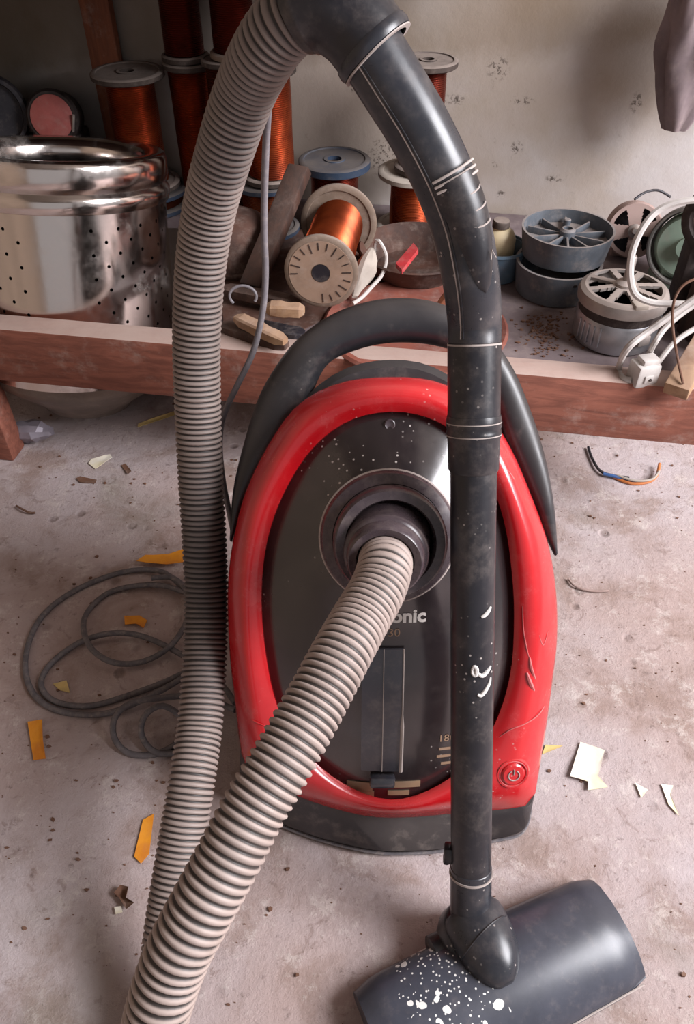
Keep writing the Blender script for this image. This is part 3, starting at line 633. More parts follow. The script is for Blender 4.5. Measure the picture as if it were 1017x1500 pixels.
cp2 = [(345, 1040, .03), (290, 1020, .02), (240, 1022, .02), (192, 1030, .022), (168, 1052, .018), (168, 1082, .006), (190, 1104, 0), (230, 1104, 0), (262, 1085, .0), (268, 1055, .012), (240, 1034, .03), (214, 1046, .03), (207, 1075, .012), (226, 1101, .004), (262, 1102, 0), (310, 1085, 0)]
g = G(); g.tube(resample(cr(floorpath(cp2, .0036), 10), .006), .0036, 10); obj('power_cord', g, 'cord', vac)
cp3 = [(396, 96, .548), (394, 140, .575), (389, 230, .62), (387, 330, .665), (389, 400, .695), (385, 455, .715), (371, 515, .735), (346, 568, .75), (328, 608, .765), (322, 650, .78), (327, 705, .80), (338, 760, .82), (352, 830, .84)]
g = G(); g.tube(resample(cr([tuple(PD(*p)) for p in cp3], 10), .006), .0030, 10); obj('cord_drop', g, 'cord_pale', vac, 'pale grey cord hanging from the hose')

# ------------------------------------------------------------------ steel drum
DRX, DRY = PY(122, 560, 1.075).x, 1.075; dx = dy = 0.0; TILT = math.radians(13)
dtop = PY(90, 238, 1.15); zr = (dtop.z)/math.cos(TILT)
t = thing('washing_machine_drum', 'shiny perforated stainless washing machine drum behind the wooden rail', 'drum', (DRX, DRY, 0))
DROT = Matrix.Translation((DRX, DRY, 0)) @ Matrix.Rotation(-TILT, 4, 'X') @ Matrix.Rotation(math.radians(3), 4, 'Y')
lowz = .062*math.sin(TILT)+.001
def dobj(n_, g, m_, **k):
    for i, v in enumerate(g.v): g.v[i] = (DROT @ v)+Vector((0, 0, lowz))
    return obj(n_, g, m_, t, **k)
q = .150/.172
g = G(); g.lathe([(.062*q, 0), (.078*q, .003), (.088*q, .014), (.093*q, .018), (.150*q, .055), (.166*q, .066), (.1715*q, .074), (.1725*q, .082)], (0, 0, 0), (0, 0, 1), 72, True, False); dobj('bowl_bottom', g, 'bowl')
NS, NZ = 240, 46; z0, z1 = .082, zr-.062
def drp(i, j, dr=0.0):
    a = 2*math.pi*i/NS; z = z0+(z1-z0)*j/NZ; r = (.1725-.004*j/NZ)*q+dr; return Vector((r*math.cos(a), r*math.sin(a), z))
holes = set()
for i in range(0, NS, 5):
    aa = (math.degrees(2*math.pi*i/NS)-298) % 90
    if aa < 55:
        for j in range(3+(0 if (i//5) % 2 else 3), NZ-2, 6): holes.add((i, j))
g = G(); idx = {}
for j in range(NZ+1):
    for i in range(NS):
        if (i, j) not in holes: idx[(i, j)] = len(g.v); g.v.append(drp(i, j))
skip = set()
for (i, j) in holes:
    for a, b in ((-1, -1), (0, -1), (-1, 0), (0, 0)): skip.add(((i+a) % NS, j+b))
for j in range(NZ):
    for i in range(NS):
        if (i, j) not in skip: g.f.append((idx[(i, j)], idx[((i+1) % NS, j)], idx[((i+1) % NS, j+1)], idx[(i, j+1)]))
for (i, j) in holes:
    ringo = [((i+a) % NS, j+b) for a, b in ((1, 0), (1, 1), (0, 1), (-1, 1), (-1, 0), (-1, -1), (0, -1), (1, -1))]; o_ = len(g.v)
    for w in range(8):
        a = math.pi/4*w; g.v.append(drp(i+.0025*math.cos(a)/(2*math.pi*.150/NS), j+.0025*math.sin(a)/((z1-z0)/NZ)))
    for w in range(8): g.f.append((idx[ringo[w]], idx[ringo[(w+1) % 8]], o_+(w+1) % 8, o_+w))
dobj('drum_wall', g, 'steel', smooth=60)
g = G(); g.lathe([(r*q, z1+z) for r, z in ((.168, -.002), (.1735, 0), (.1755, .006), (.1765, .016), (.1735, .020), (.1700, .024), (.1725, .029), (.1745, .034), (.1745, .054), (.172, .061), (.167, .064), (.150, .063), (.140, .058), (.136, .050), (.135, .03), (.150, -.01))], (0, 0, 0), (0, 0, 1), 96, False, False); dobj('rim_band', g, 'steel')
g = G(); g.lathe([(.150*q, zr-.05), (.150*q, .09), (.02, .085)], (0, 0, 0), (0, 0, 1), 64, False, True); dobj('inner_wall', g, 'lamin')

# ------------------------------------------------------------------ wire spools
def lathe_part(name, prof, o, ax, mat, par, seg=44): g = G(); g.lathe(prof, o, ax, seg, True, True); return obj(name, g, mat, par)
def spool(base, axis, h, rf, rw, label, wire='copper', fl='flange_dark', ft=.010, group=None, rf2=None):
    base = Vector(base); ax = Vector(axis).normalized(); t = thing('wire_spool', label, 'spool', base, group); rf2 = rf2 or rf
    hub = .2*rf; NW = max(12, int(h/.0016))
    for z_, rr_, nm in ((0, rf, 'flange'), (h-ft, rf2, 'flange')):
        g = G(); g.lathe([(hub, z_), (rr_-.003, z_), (rr_, z_+.002), (rr_, z_+ft-.002), (rr_-.003, z_+ft), (rr_*.86, z_+ft), (rr_*.84, z_+ft-.0015), (hub*1.5, z_+ft-.0015), (hub*1.45, z_+ft), (hub, z_+ft), (hub, z_)], base, ax, 48, False, False); obj(nm, g, fl, t)
    pr = [(hub, ft), (rw*.97, ft)]+[(rw*(1+.010*math.sin(k*.11))+(.0006 if k % 2 else -.0006), ft+(h-2*ft)*k/NW) for k in range(NW+1)]+[(hub, h-ft)]
    lathe_part('copper_winding', pr, base, ax, wire, t)
    g = G(); g.lathe([(hub*1.02, .001), (hub*1.02, h-.006)], base, ax, 24, True, True); obj('core', g, 'mark', t)
    return t
def vspool(px, pyt, Y, wf, ww_, label, pyb=None, zb=None, **k):
    top = PY(px, pyt, Y); d = (top-C0).dot(FW); zb = zb if zb is not None else (PY(px, pyb, Y).z if pyb else DZ)
    return spool((top.x, Y, zb), (0, 0, 1), top.z-zb, wf*d/F/2, ww_*d/F/2, label, **k), top
GRP = None
Z_, Zt = vspool(222, 272, 1.35, 104, 84, 'squat blue-rimmed spool under the dusty-topped spool beside the drum', fl='flange_blue', wire='copper_dull')
A_, At = vspool(186, 103, 1.352, 108, 72, 'copper wire spool with dusty round top beside the steel drum', zb=Zt.z, fl='flange_dark')
B_, Bt = vspool(275, 88, 1.365, 76, 62, 'tall copper wire spool carrying another spool, behind the ribbed hose')
vspool(247, -110, 1.365, 76, 62, 'upper copper spool stacked on the tall spool, its top cut off', zb=Bt.z, wire='copper_red')
Cl, Ct = vspool(388, 262, 1.255, 96, 70, 'squat blue-rimmed wire spool under a taller spool behind the hanging cord', fl='flange_blue', wire='copper_dull')
vspool(388, 95, 1.255, 92, 72, 'bright copper wire spool standing on a blue-rimmed spool', zb=Ct.z, wire='copper')
E2, Et = vspool(326, 84, 1.325, 64, 52, 'dark wire spool hidden behind the ribbed hose', wire='copper_dull')
vspool(330, -90, 1.325, 80, 66, 'red enamelled wire spool standing high behind the ribbed hose', zb=Et.z, wire='copper_red', fl='flange')
vspool(490, 232, 1.28, 106, 70, 'wire spool with a blue-rimmed grey top standing against the wall', fl='flange_blue', wire='copper_red', ft=.014)
Fl, Ft = vspool(606, 248, 1.26, 104, 64, 'copper wire spool with pale flange behind the wand', fl='flange_pale')
vspool(628, 86, 1.26, 88, 56, 'red wire spool with dark-rimmed top stacked behind the hand grip', zb=Ft.z, wire='copper_red', fl='flange_dark')
# spool lying on its side, end label towards the viewer
ef, eb = PD(470, 400, 1.03), PD(497, 325, 1.17); ea = (ef-eb); EL = ea.length
sp = spool(eb, ea, EL, .0565, .036, 'copper wire spool lying on its side with a stained marked label', fl='flange', rf2=.0490)
ea.normalize(); ex = (RT-ea*RT.dot(ea)).normalized(); ey = ea.cross(ex); ey = ey if ey.z > 0 else -ey
g = G(); g.lathe([(.0125, -.001), (.0125, .0007), (.0425, .0007), (.0425, -.001)], ef, ea, 48, False, False); lb = obj('end_label', g, 'label_face', sp)
for k in range(20):
    a = math.radians(k*18+4)
    if 190 < math.degrees(a) < 262: continue
    g = G(); c_, s_ = math.cos(a), math.sin(a); r0_, r1_ = (.031, .0405) if k % 3 else (.028, .0405); w_ = .0007
    tv = ey*c_-ex*s_; rv = ex*c_+ey*s_
    g.box(ef+rv*(r0_+r1_)/2+ea*.0009, (r1_-r0_, w_*2, .0008), Matrix((rv, tv, ea)).transposed()); obj('scale_mark', g, 'mark', lb)
g = G(); g.lathe([(.0118, -.01), (.0118, .0012)], ef, ea, 28, True, True); obj('bore', g, 'navy', sp)

# other background things ---------------------------------------
def lathe_thing(name, label, cat, prof, o, ax, mat, seg=48, cap0=True, cap1=True):
    g = G(); g.lathe(prof, o, ax, seg, cap0, cap1); ob = obj(name, g, mat, None, org=o); return tag(ob, label, cat)
# brown post against the wall
p = PY(150, 60, 1.42); g = G(); g.box((p.x, 1.424, DZ+.25), (.050, .018, .5), Matrix.Rotation(-WA, 3, 'Z'), .003); o = obj('wooden_post', g, 'wood_mid', None, org=(p.x, 1.424, DZ)); tag(o, 'plain brown wooden post standing behind the dusty-topped spool', 'post')
# pink label motor & black fan housing, far left
p = PY(76, 172, 1.36); ax = (Vector((.10, -1, .30))).normalized()
t = thing('small_motor', 'small dark motor with a pink round end label behind the drum', 'motor', (p.x, p.y+.02, DZ))
g = G(); g.lathe([(.030, -.060), (.040, -.055), (.042, -.005), (.038, 0), (.0, 0)], p, ax, 40, True, False); obj('housing', g, 'lamin', t)
g = G(); g.lathe([(.0335, -.001), (.0335, .002), (.031, .003), (.0, .003)], p, ax, 40, False, False); obj('end_label', g, 'pink', t)
g = G(); g.box((p.x+.005, p.y+.045, (DZ+p.z-.035)/2), (.06, .05, p.z-.035-DZ+.004), None, .004); obj('foot', g, 'lamin', t)
g = G(); g.tube([p+ax*.004+Vector((.030, 0, -.022)), p+ax*.004+Vector((.037, 0, .004))], .0022, 8); obj('clip', g, 'alu', t)
p = PY(-14, 168, 1.36); ax = Vector((.35, -1, .25)).normalized()
t = thing('fan_housing', 'black round fan housing at the edge behind the drum', 'fan', (p.x, p.y+.03, DZ))
g = G(); g.lathe([(.045, -.08), (.058, -.07), (.060, -.01), (.056, 0), (.050, 0), (.048, -.012), (.012, -.012), (.010, .004)], p, ax, 44); obj('housing', g, 'navy', t)
g = G(); g.box((p.x, p.y+.03, (DZ+p.z-.05)/2), (.09, .06, max(.01, p.z-.05-DZ+.01)), None, .004); obj('foot', g, 'navy', t)
# dark stick leaning
g = G(); a, b = PY(368, 422, 1.03), PY(440, 246, 1.17); d = (b-a); R_ = d.to_track_quat('X', 'Z').to_matrix(); g.box((a+b)/2, (d.length, .034, .018), R_, .003); o = obj('wooden_stick', g, 'wood_dark', None, org=a); tag(o, 'dark brown wooden stick leaning between the spools', 'stick')
# rusty basin behind the lying spool
bc = Vector((.104, 1.11, DZ+.0015))
t = thing('rusty_pan', 'shallow rusty iron pan beside the spool that lies on its side', 'pan', bc)
g = G(); g.lathe([(.05, 0), (.064, .002), (.078, .020), (.084, .034), (.087, .037), (.085, .039), (.080, .035), (.074, .022), (.060, .006), (.0, .004)], bc, (0, 0, 1), 64, True, False); obj('bowl', g, 'rust', t)
for sx in (-1, 1):
    g = G(); g.tube([bc+Vector((sx*.083, -.018, .030)), bc+Vector((sx*.093, -.014, .036)), bc+Vector((sx*.096, 0, .037)), bc+Vector((sx*.093, .014, .036)), bc+Vector((sx*.083, .018, .030))], .003, 8); obj('ear_handle', g, 'rust', t)
sh_ = [PZ(x, y, DZ) for x, y in ((316, 352), (420, 338), (560, 335), (648, 350), (672, 410), (655, 452), (560, 440), (470, 470), (400, 508), (330, 498))]
g = G(); g.prism(sh_, (0, 0, .0015)); o = obj('rusty_sheet', g, 'rust', None, org=sh_[0]); tag(o, 'flat torn rusty sheet lying under the spool and wood scraps', 'sheet')
p = PZ(328, 372, .29); p = Vector((p.x, 1.14, DZ+.0015)); t = thing('rusty_pot', 'overturned rusty pot behind the wood scraps and hanging cord', 'pot', p)
g = G(); g.lathe([(.062, 0), (.064, .002), (.060, .006), (.057, .050), (.050, .066), (.034, .074), (.0, .077)], p, (0, 0, 1), 44, True, False); obj('pot_body', g, 'rust', t)
g = G(); g.lathe([(.060, .004), (.066, .005), (.066, .009), (.060, .010)], p, (0, 0, 1), 44, False, False); obj('rim', g, 'rust', t)
# red-oxide plate in front, lying on the deck
pc2 = PZ(608, 482, DZ); t = thing('rusty_plate', 'flat red rusty iron plate on the deck behind the carrying handle', 'plate', pc2)
g = G(); g.lathe([(.108, 0), (.122, .001), (.126, .006), (.122, .009), (.112, .006), (.0, .005)], pc2, (0, 0, 1), 64, True, False); obj('dish', g, 'rustred', t)
g = G(); g.lathe([(.026, .003), (.026, .011), (.020, .016), (.0, .017)], pc2+Vector((-.02, .02, 0)), (0, 0, 1), 32, False, False); obj('boss', g, 'rustred', t)
# red plastic bit, white wire, paper bundle by the lying spool
pr_ = [PZ(x, y, DZ+.039) for x, y in ((580, 392), (606, 362), (613, 371), (589, 402))]
g = G(); g.prism(pr_, (0, .006, .004)); o = obj('red_plastic_strip', g, 'redtape', None, org=pr_[0]); tag(o, 'short shiny red plastic strip lying across the rusty pan', 'scrap')
def wire(name, pts, r, mat, label, cat, par=None, group=None):
    c_ = resample(cr([tuple(p) for p in pts], 10), .004); g = G(); g.tube(c_, r, 8); o = obj(name, g, mat, par, org=c_[0])
    if not par: tag(o, label, cat, group)
    return o
wire('white_wire', [PY(*p) for p in [(548, 372, 1.06), (552, 352, 1.06), (560, 360, 1.055), (566, 378, 1.05), (560, 402, 1.04), (545, 420, 1.02), (530, 436, 1.0), (515, 446, .985)]], .0028, 'white', 'bent white wire beside the labelled spool end', 'wire')
g = G(); b0 = PY(537, 395, 1.045); rr = []
for k in range(9):
    q = k/8; c_ = PY(545-25*q, 365+70*q, 1.06-.055*q); r = .004+.013*math.sin(math.pi*min(1, q*1.05+.02)); rr.append([c_+Vector((math.cos(a), 0, math.sin(a)*.6))*r*(1+.35*noise.noise((q*4, a, 1))) for a in [2*math.pi*j/12 for j in range(12)]])
g.loft(rr, True, True, True); o = obj('paper_twist', g, 'flange_pale', None, org=b0, smooth=20); tag(o, 'crumpled pale paper twist tucked beside the labelled spool', 'paper')
# sticks lying in front
def stick(name, a, b, w, h, mat, label, wob=.35, org=None):
    a, b = Vector(a), Vector(b); d = b-a; n_ = 8; rr = []; T = d.normalized(); sx = T.cross(Vector((0, 0, 1))).normalized(); sz = sx.cross(T)
    for k in range(n_+1):
        q = k/n_; e = .55+.45*math.sqrt(max(0, 1-(2*q-1)**6)); c_ = a+d*q
        rr.append([c_+(sx*math.cos(an)*w/2+sz*math.sin(an)*h/2)*e*(1+.2*noise.noise((q*5+a.x*9, an*1.3, a.y*7))) for an in [2*math.pi*j/4+.785+d_ for j in range(4) for d_ in (-.18, .18)]])
    g = G(); g.loft(rr, True, True, True); o = obj(name, g, mat, None, org=a, smooth=15); tag(o, label, 'stick'); return o
z_ = DZ
stick('wood_offcut', PZ(322, 424, z_+.02), PZ(440, 446, z_+.02), .024, .022, 'wood_dark', 'dark brown wooden offcut below the leaning stick')
stick('wood_offcut', PZ(325, 478, z_+.011), PZ(420, 506, z_+.011), .026, .02, 'wood_dark', 'long dark wooden offcut just behind the front rail')
stick('wood_offcut', PZ(390, 452, z_+.045), PZ(446, 455, z_+.045), .022, .02, 'wood_pale', 'pale blunt wooden offcut resting on the dark offcut')
stick('wood_offcut', PZ(345, 466, z_+.030), PZ(418, 500, z_+.026), .022, .018, 'wood_pale', 'pale splintered wood piece tilted towards the front rail')
stick('wood_offcut', PZ(375, 478, z_+.008), PZ(445, 490, z_+.008), .03, .014, 'navy', 'blackened flat wood scrap beneath the pale splinter')
c_ = PZ(356, 434, z_+.045); wire('ring_clip', [c_+Vector((math.cos(a)*.018, .004*math.sin(a), math.sin(a)*.013)) for a in [math.radians(-30+260*i/14) for i in range(15)]], .0020, 'cord_pale', 'small pale wire ring among the wood scraps', 'ring')
stick('wood_offcut', PZ(640, 452, z_+.02), PZ(660, 425, z_+.04), .012, .008, 'wood_mid', 'thin brown splinter beside the wand')
# ---------- right side
# cream bottle in blue cup
bc = PZ(728, 417, DZ); bc.y += .03
t = thing('blue_cup', 'faded blue plastic cup half hidden behind the wand', 'cup', bc)
g = G(); g.lathe([(.030, 0), (.034, .002), (.040, .045), (.0415, .047), (.038, .046), (.032, .005), (.0, .004)], bc, (0, 0, 1), 40, True, False); obj('cup_wall', g, 'blue', t)
g = G(); g.lathe([(.0408, .043), (.043, .045), (.0425, .049), (.040, .049)], bc, (0, 0, 1), 40, False, False); obj('rim', g, 'blue', t)
t = thing('cream_bottle', 'cream plastic bottle standing in the blue cup', 'bottle', bc+Vector((0, 0, .005)))
g = G(); g.lathe([(.022, .005), (.024, .008), (.024, .058), (.020, .068), (.011, .073), (.011, .077)], bc, (0, 0, 1), 32); obj('body', g, 'cream', t)
g = G(); g.lathe([(.0125, .075), (.0125, .083), (.011, .085), (.0, .085)], bc, (0, 0, 1), 24, True, False); obj('cap', g, 'flange_dark', t)
# twin tubs
tc = PZ(800, 452, DZ); tcx, tcy = PY(812, 420, 1.055).x, 1.055
t = thing('plastic_tub', 'grey-blue round plastic tub underneath the finned tub', 'tub', (tcx, tcy, DZ))
g = G(); g.lathe([(.052, 0), (.056, .002), (.0605, .04), (.061, .046), (.057, .046), (.052, .006), (.0, .005)], (tcx, tcy, DZ), (0, 0, 1), 48, True, False); obj('tub_wall', g, 'tub', t)
g = G(); g.box((tcx+.012, tcy-.0575, DZ+.036), (.006, .004, .004), None, .001); obj('lug', g, 'lamin', t)
uc = PY(833, 333, 1.07); zt_ = uc.z
t = thing('finned_tub', 'grey-blue plastic tub with radial fins inside, stacked on another tub', 'tub', (uc.x, 1.07, DZ+.0465))
o_ = Vector((uc.x, 1.07, 0)); zb_ = DZ+.0465
g = G(); g.lathe([(.054, zb_), (.0585, zb_+.002), (.064, zt_-.004), (.0645, zt_), (.0615, zt_), (.0585, zt_-.018), (.0, zt_-.020)], o_, (0, 0, 1), 56, True, False); ow = obj('tub_wall', g, 'tub', t)
for k in range(10):
    a = 2*math.pi*k/10+.15; d = Vector((math.cos(a), math.sin(a), 0)); R_ = Matrix.Rotation(a, 3, 'Z'); g = G(); g.box(o_+d*.034+Vector((0, 0, zt_-.015)), (.046, .0032, .012), R_, .0008); obj('fin', g, 'tub', t)
g = G(); g.lathe([(.012, zt_-.02), (.011, zt_-.004), (.008, zt_-.001), (.006, zt_-.001), (.006, zt_-.006)], o_, (0, 0, 1), 24); obj('hub', g, 'tub', t)
g = G(); g.lathe([(.0052, zt_-.006), (.0052, zt_+.006), (.004, zt_+.007)], o_+Vector((0, .012, 0)), (0, 0, 1), 16); obj('peg', g, 'tub', t)
# motor in front
mx, my = PY(903, 470, .925).x, .925; mo = Vector((mx, my, 0)); mt = PY(905, 420, .925).z
t = thing('fan_motor', 'silver electric motor with slotted dusty top and upright shaft near the rail', 'motor', (mx, my, DZ))
g = G(); g.lathe([(.046, DZ), (.052, DZ+.003), (.0535, DZ+.008), (.0545, DZ+.040), (.053, DZ+.043), (.050, DZ+.043)], mo, (0, 0, 1), 56); bo = obj('lower_shell', g, 'silver', t)
for k in range(5):
    a = math.radians(196+k*9); d = Vector((math.cos(a), math.sin(a), 0)); g = G(); g.box(mo+d*.0545+Vector((0, 0, DZ+.024)), (.003, .0035, .028), Matrix.Rotation(a, 3, 'Z'), .001); obj('rib', g, 'silver', bo)
g = G(); a = math.radians(292); d = Vector((math.cos(a), math.sin(a), 0)); g.box(mo+d*.0555+Vector((0, 0, DZ+.026)), (.008, .018, .014), Matrix.Rotation(a, 3, 'Z'), .002); obj('lug', g, 'alu', bo)
g = G(); g.lathe([(.0515, DZ+.042), (.0530, DZ+.043), (.0530, mt-.017), (.0515, mt-.016)], mo, (0, 0, 1), 56); obj('stator_band', g, 'lamin', t)
g = G(); g.lathe([(.053, mt-.018), (.0570, mt-.017), (.0578, mt-.009), (.0555, mt-.003), (.0500, mt)], mo, (0, 0, 1), 64, True, False)
def spoked(g, o, ex_, ey_, en_, radii, nseg, nsp, inside, thick, dome=0.0, ph=0.1):
    for ra, rb in zip(radii, radii[1:]):
        for j in range(nseg):
            rm = (ra+rb)/2; am = 2*math.pi*(j+.5)/nseg; f_ = (am*nsp/(2*math.pi)) % 1-.5
            if inside(rm, f_*2*math.pi/nsp): continue
            vs = [o+(ex_*math.cos(2*math.pi*jj/nseg+ph)+ey_*math.sin(2*math.pi*jj/nseg+ph))*r+en_*(dome*(1-r/radii[0])) for r, jj in ((ra, j), (ra, j+1), (rb, j+1), (rb, j))]
            g.add(vs+[v-en_*thick for v in vs], [(0, 1, 2, 3), (7, 6, 5, 4), (0, 4, 5, 1), (1, 5, 6, 2), (2, 6, 7, 3), (3, 7, 4, 0)])
spoked(g, mo+Vector((0, 0, mt)), RT, Vector((0, 1, 0)), Vector((0, 0, 1)), [.0500-.0019*k for k in range(21)], 128, 8, lambda r, f: .0165 < r < .0455 and abs(f)*r < r*math.pi/8-.0042, .004, .0035)
tcv = obj('slotted_cover', g, 'alu', t, smooth=30)
g = G(); g.lathe([(.050, mt-.016), (.0, mt-.016)], mo, (0, 0, 1), 40, False, False); obj('inner_dark', g, 'navy', tcv)
g = G(); g.lathe([(.013, mt-.004), (.013, mt+.006), (.009, mt+.009), (.0055, mt+.010), (.0052, mt+.040), (.004, mt+.042)], mo, (0, 0, 1), 28); obj('shaft', g, 'alu', t)
g = G(); a = math.radians(278); d = Vector((math.cos(a), math.sin(a), 0)); g.box(mo+d*.047+Vector((0, 0, mt-.002)), (.016, .018, .010), Matrix.Rotation(a, 3, 'Z'), .002); obj('terminal_block', g, 'flange_pale', tcv)
# disc motor behind
p = PY(930, 338, 1.145); ax = Vector((-.25, -1, .35)).normalized(); rD = .041
t = thing('disc_motor', 'dusty pinkish disc motor with triangular openings leaning by the wall', 'motor', (p.x, p.y+.03, DZ))
dxv = (RT-ax*RT.dot(ax)).normalized(); dyv = ax.cross(dxv); dyv = dyv if dyv.z > 0 else -dyv
g = G(); g.lathe([(.036, -.055), (.0405, -.05), (.041, -.008), (.0385, -.003), (.036, -.003)], p, ax, 44, True, False)
obj('housing', g, 'pinkgrey', t)
g = G(); spoked(g, p, dxv, dyv, ax, [.0385-.0018*k for k in range(19)], 96, 4, lambda r, f: .012 < r < .033 and abs(f)*r < (r-.011)*.62, .005)
obj('end_plate', g, 'pinkgrey', t, smooth=30)
g = G(); g.lathe([(.036, -.02), (.0, -.02)], p, ax, 36, False, False); obj('inner_dark', g, 'navy', t)
g = G(); g.lathe([(.010, -.004), (.010, .004), (.006, .006), (.004, .012), (.0, .012)], p, ax, 24, False, False); obj('bearing', g, 'alu', t)
g = G(); fz = p.z-.036-DZ; g.box((p.x+.004, p.y+.032, DZ+fz/2), (.05, .03, max(.006, fz+.006)), None, .002); obj('foot', g, 'pinkgrey', t)
# pale green motor with steel band at the edge
p = PY(1008, 362, 1.05); ax = Vector((-.55, -1, .25)).normalized(); rB = .050
t = thing('green_motor', 'pale green motor with grey steel band, lying at the platform edge', 'motor', (p.x, p.y+.03, DZ))
g = G(); g.lathe([(.035, -.075), (.044, -.07), (.046, -.005), (.040, .004), (.015, .006), (.014, .014), (.0, .014)], p, ax, 44, True, False); obj('housing', g, 'green', t)
g = G(); g.lathe([(.0465, -.012), (.0535, -.012), (.0545, -.010), (.0545, .008), (.0525, .010), (.0500, .010), (.0490, -.008)], p, ax, 56, False, False); obj('steel_band', g, 'greyband', t)
g = G(); g.box((p.x+.01, p.y+.03, (DZ+p.z-.035)/2), (.07, .05, p.z-.035-DZ), None, .003); obj('foot', g, 'green', t)
p2 = PY(1052, 322, .955); ax2 = Vector((-.7, -1, .2)).normalized()
t = thing('stator_ring', 'dark stator ring with red and black wire ends at the edge', 'motor', (p2.x, p2.y+.02, DZ))
g = G(); g.lathe([(.040, -.03), (.043, -.028), (.043, .002), (.040, .004), (.033, .004), (.031, 0), (.031, -.028)], p2, ax2, 48, False, False); obj('ring', g, 'lamin', t)
g = G(); g.lathe([(.031, -.01), (.0, -.01)], p2, ax2, 32, False, False); obj('core', g, 'pinkgrey', t)
x2 = (RT-ax2*RT.dot(ax2)).normalized()
g = G(); g.tube([p2+ax2*.0+x2*-.025+Vector((0, 0, .012)), p2+ax2*.012+x2*-.02+Vector((0, 0, .016)), p2+ax2*.014+x2*-.005+Vector((0, 0, .014))], .0035, 8); obj('red_lead', g, 'redtape', t)
g = G(); hz_ = p2.z-.038-DZ; g.box((p2.x+.005, p2.y+.018, DZ+hz_/2), (.05, .03, hz_+.004), None, .002); obj('foot', g, 'lamin', t)
# cables
t = thing('white_cable', 'white mains cable looping over the slotted motor down to a white plug', 'cable', PY(926, 440, .90))
wire('cable', [PY(*p) for p in [(1040, 446, .86), (990, 445, .855), (955, 443, .855), (932, 432, .86), (924, 408, .87), (926, 372, .88), (941, 335, .89), (965, 308, .90), (1000, 295, .90), (1045, 292, .90)]], .0042, 'white', '', '', t)
wire('cable', [PY(*p) for p in [(1045, 418, .84), (1000, 450, .835), (955, 482, .825), (920, 510, .815)]]+[PZ(907, 540, DZ+.006), PZ(914, 555, DZ+.006), PZ(930, 557, DZ+.008)], .0042, 'white', '', '', t)
wire('cable', [PY(*p) for p in [(1045, 430, .85), (1005, 455, .845), (975, 480, .835), (958, 505, .825)]]+[PZ(950, 522, DZ+.02)], .0036, 'white', '', '', t)
wire('cable', [PY(*p) for p in [(1045, 468, .87), (1010, 486, .86), (985, 505, .85)]]+[PZ(962, 535, DZ+.012)], .0034, 'white', '', '', t)
pp_ = PZ(943, 545, DZ+.016); R_ = Matrix.Rotation(.25, 3, 'Z'); g = G(); g.box(pp_, (.030, .026, .030), R_, .003); pl = obj('plug', g, 'white', t)
g = G(); g.box(pp_+R_ @ Vector((.002, 0, .0175)), (.022, .018, .008), R_, .002); g.box(pp_+R_ @ Vector((0, -.0135, -.002)), (.012, .003, .010), R_, .001); obj('plug_cap', g, 'white', pl)
g = G(); g.lathe([(.002, 0), (.002, .002), (.0, .002)], pp_+R_ @ Vector((.001, -.0145, -.002)), R_ @ Vector((0, -1, 0)), 10, True, False); obj('plug_screw', g, 'lamin', pl)
wire('brown_wire', [PY(*p) for p in [(1040, 402, .83), (1005, 415, .825), (988, 440, .82), (986, 480, .812), (993, 525, .805)]]+[PZ(1002, 566, DZ+.022)], .0016, 'brownbit', 'thin brown wire hanging in front of the white cables', 'wire')
wire('black_wire', [PY(*p) for p in [(930, 292, 1.14), (945, 282, 1.15), (965, 279, 1.16), (985, 290, 1.16)]], .0018, 'navy', 'thin black wire arching above the disc motor', 'wire')
# boards at right edge
a, b = PZ(990, 574, DZ+.012), PY(1040, 490, .87); d = b-a; g = G(); g.box((a+b)/2, (d.length, .030, .018), d.to_track_quat('X', 'Z').to_matrix(), .002); o = obj('wood_batten', g, 'wood_pale', None, org=a); tag(o, 'pale raw wooden batten slanting up at the platform end', 'batten')
a = PZ(1005, 548, DZ); g = G(); g.box((a.x+.065, a.y+.080, DZ+.045), (.08, .07, .09), Matrix.Rotation(.25, 3, 'Z'), .003); o = obj('wooden_block', g, 'wood_dark', None, org=(a.x+.03, a.y+.05, DZ)); tag(o, 'dark brown wooden block behind the pale batten', 'block')
# dirt heap on the deck
g = G(); random.seed(3)
def chip(g, c, s):
    an = random.uniform(0, 6.28); k = random.randint(4, 6); pts = []
    for j in range(k):
        a = an+2*math.pi*j/k; r = s*random.uniform(.5, 1); pts.append(Vector((c.x+r*math.cos(a), c.y+r*math.sin(a)*random.uniform(.4, 1), c.z)))
    g.prism(pts, (random.uniform(-.2, .2)*s, random.uniform(-.2, .2)*s, s*random.uniform(.3, .9)))
for k in range(240):
    c_ = PZ(random.gauss(800, 22), random.gauss(492, 22), DZ)
    if c_.y < rail_at(c_.x, .05).y: continue
    chip(g, c_, random.uniform(.0008, .0035))
o = obj('dirt_crumbs', g, 'brownbit', None, org=PZ(800, 492, DZ), smooth=20); tag(o, 'scatter of dirt crumbs on the deck between tubs and rail', 'dirt', kind='stuff')
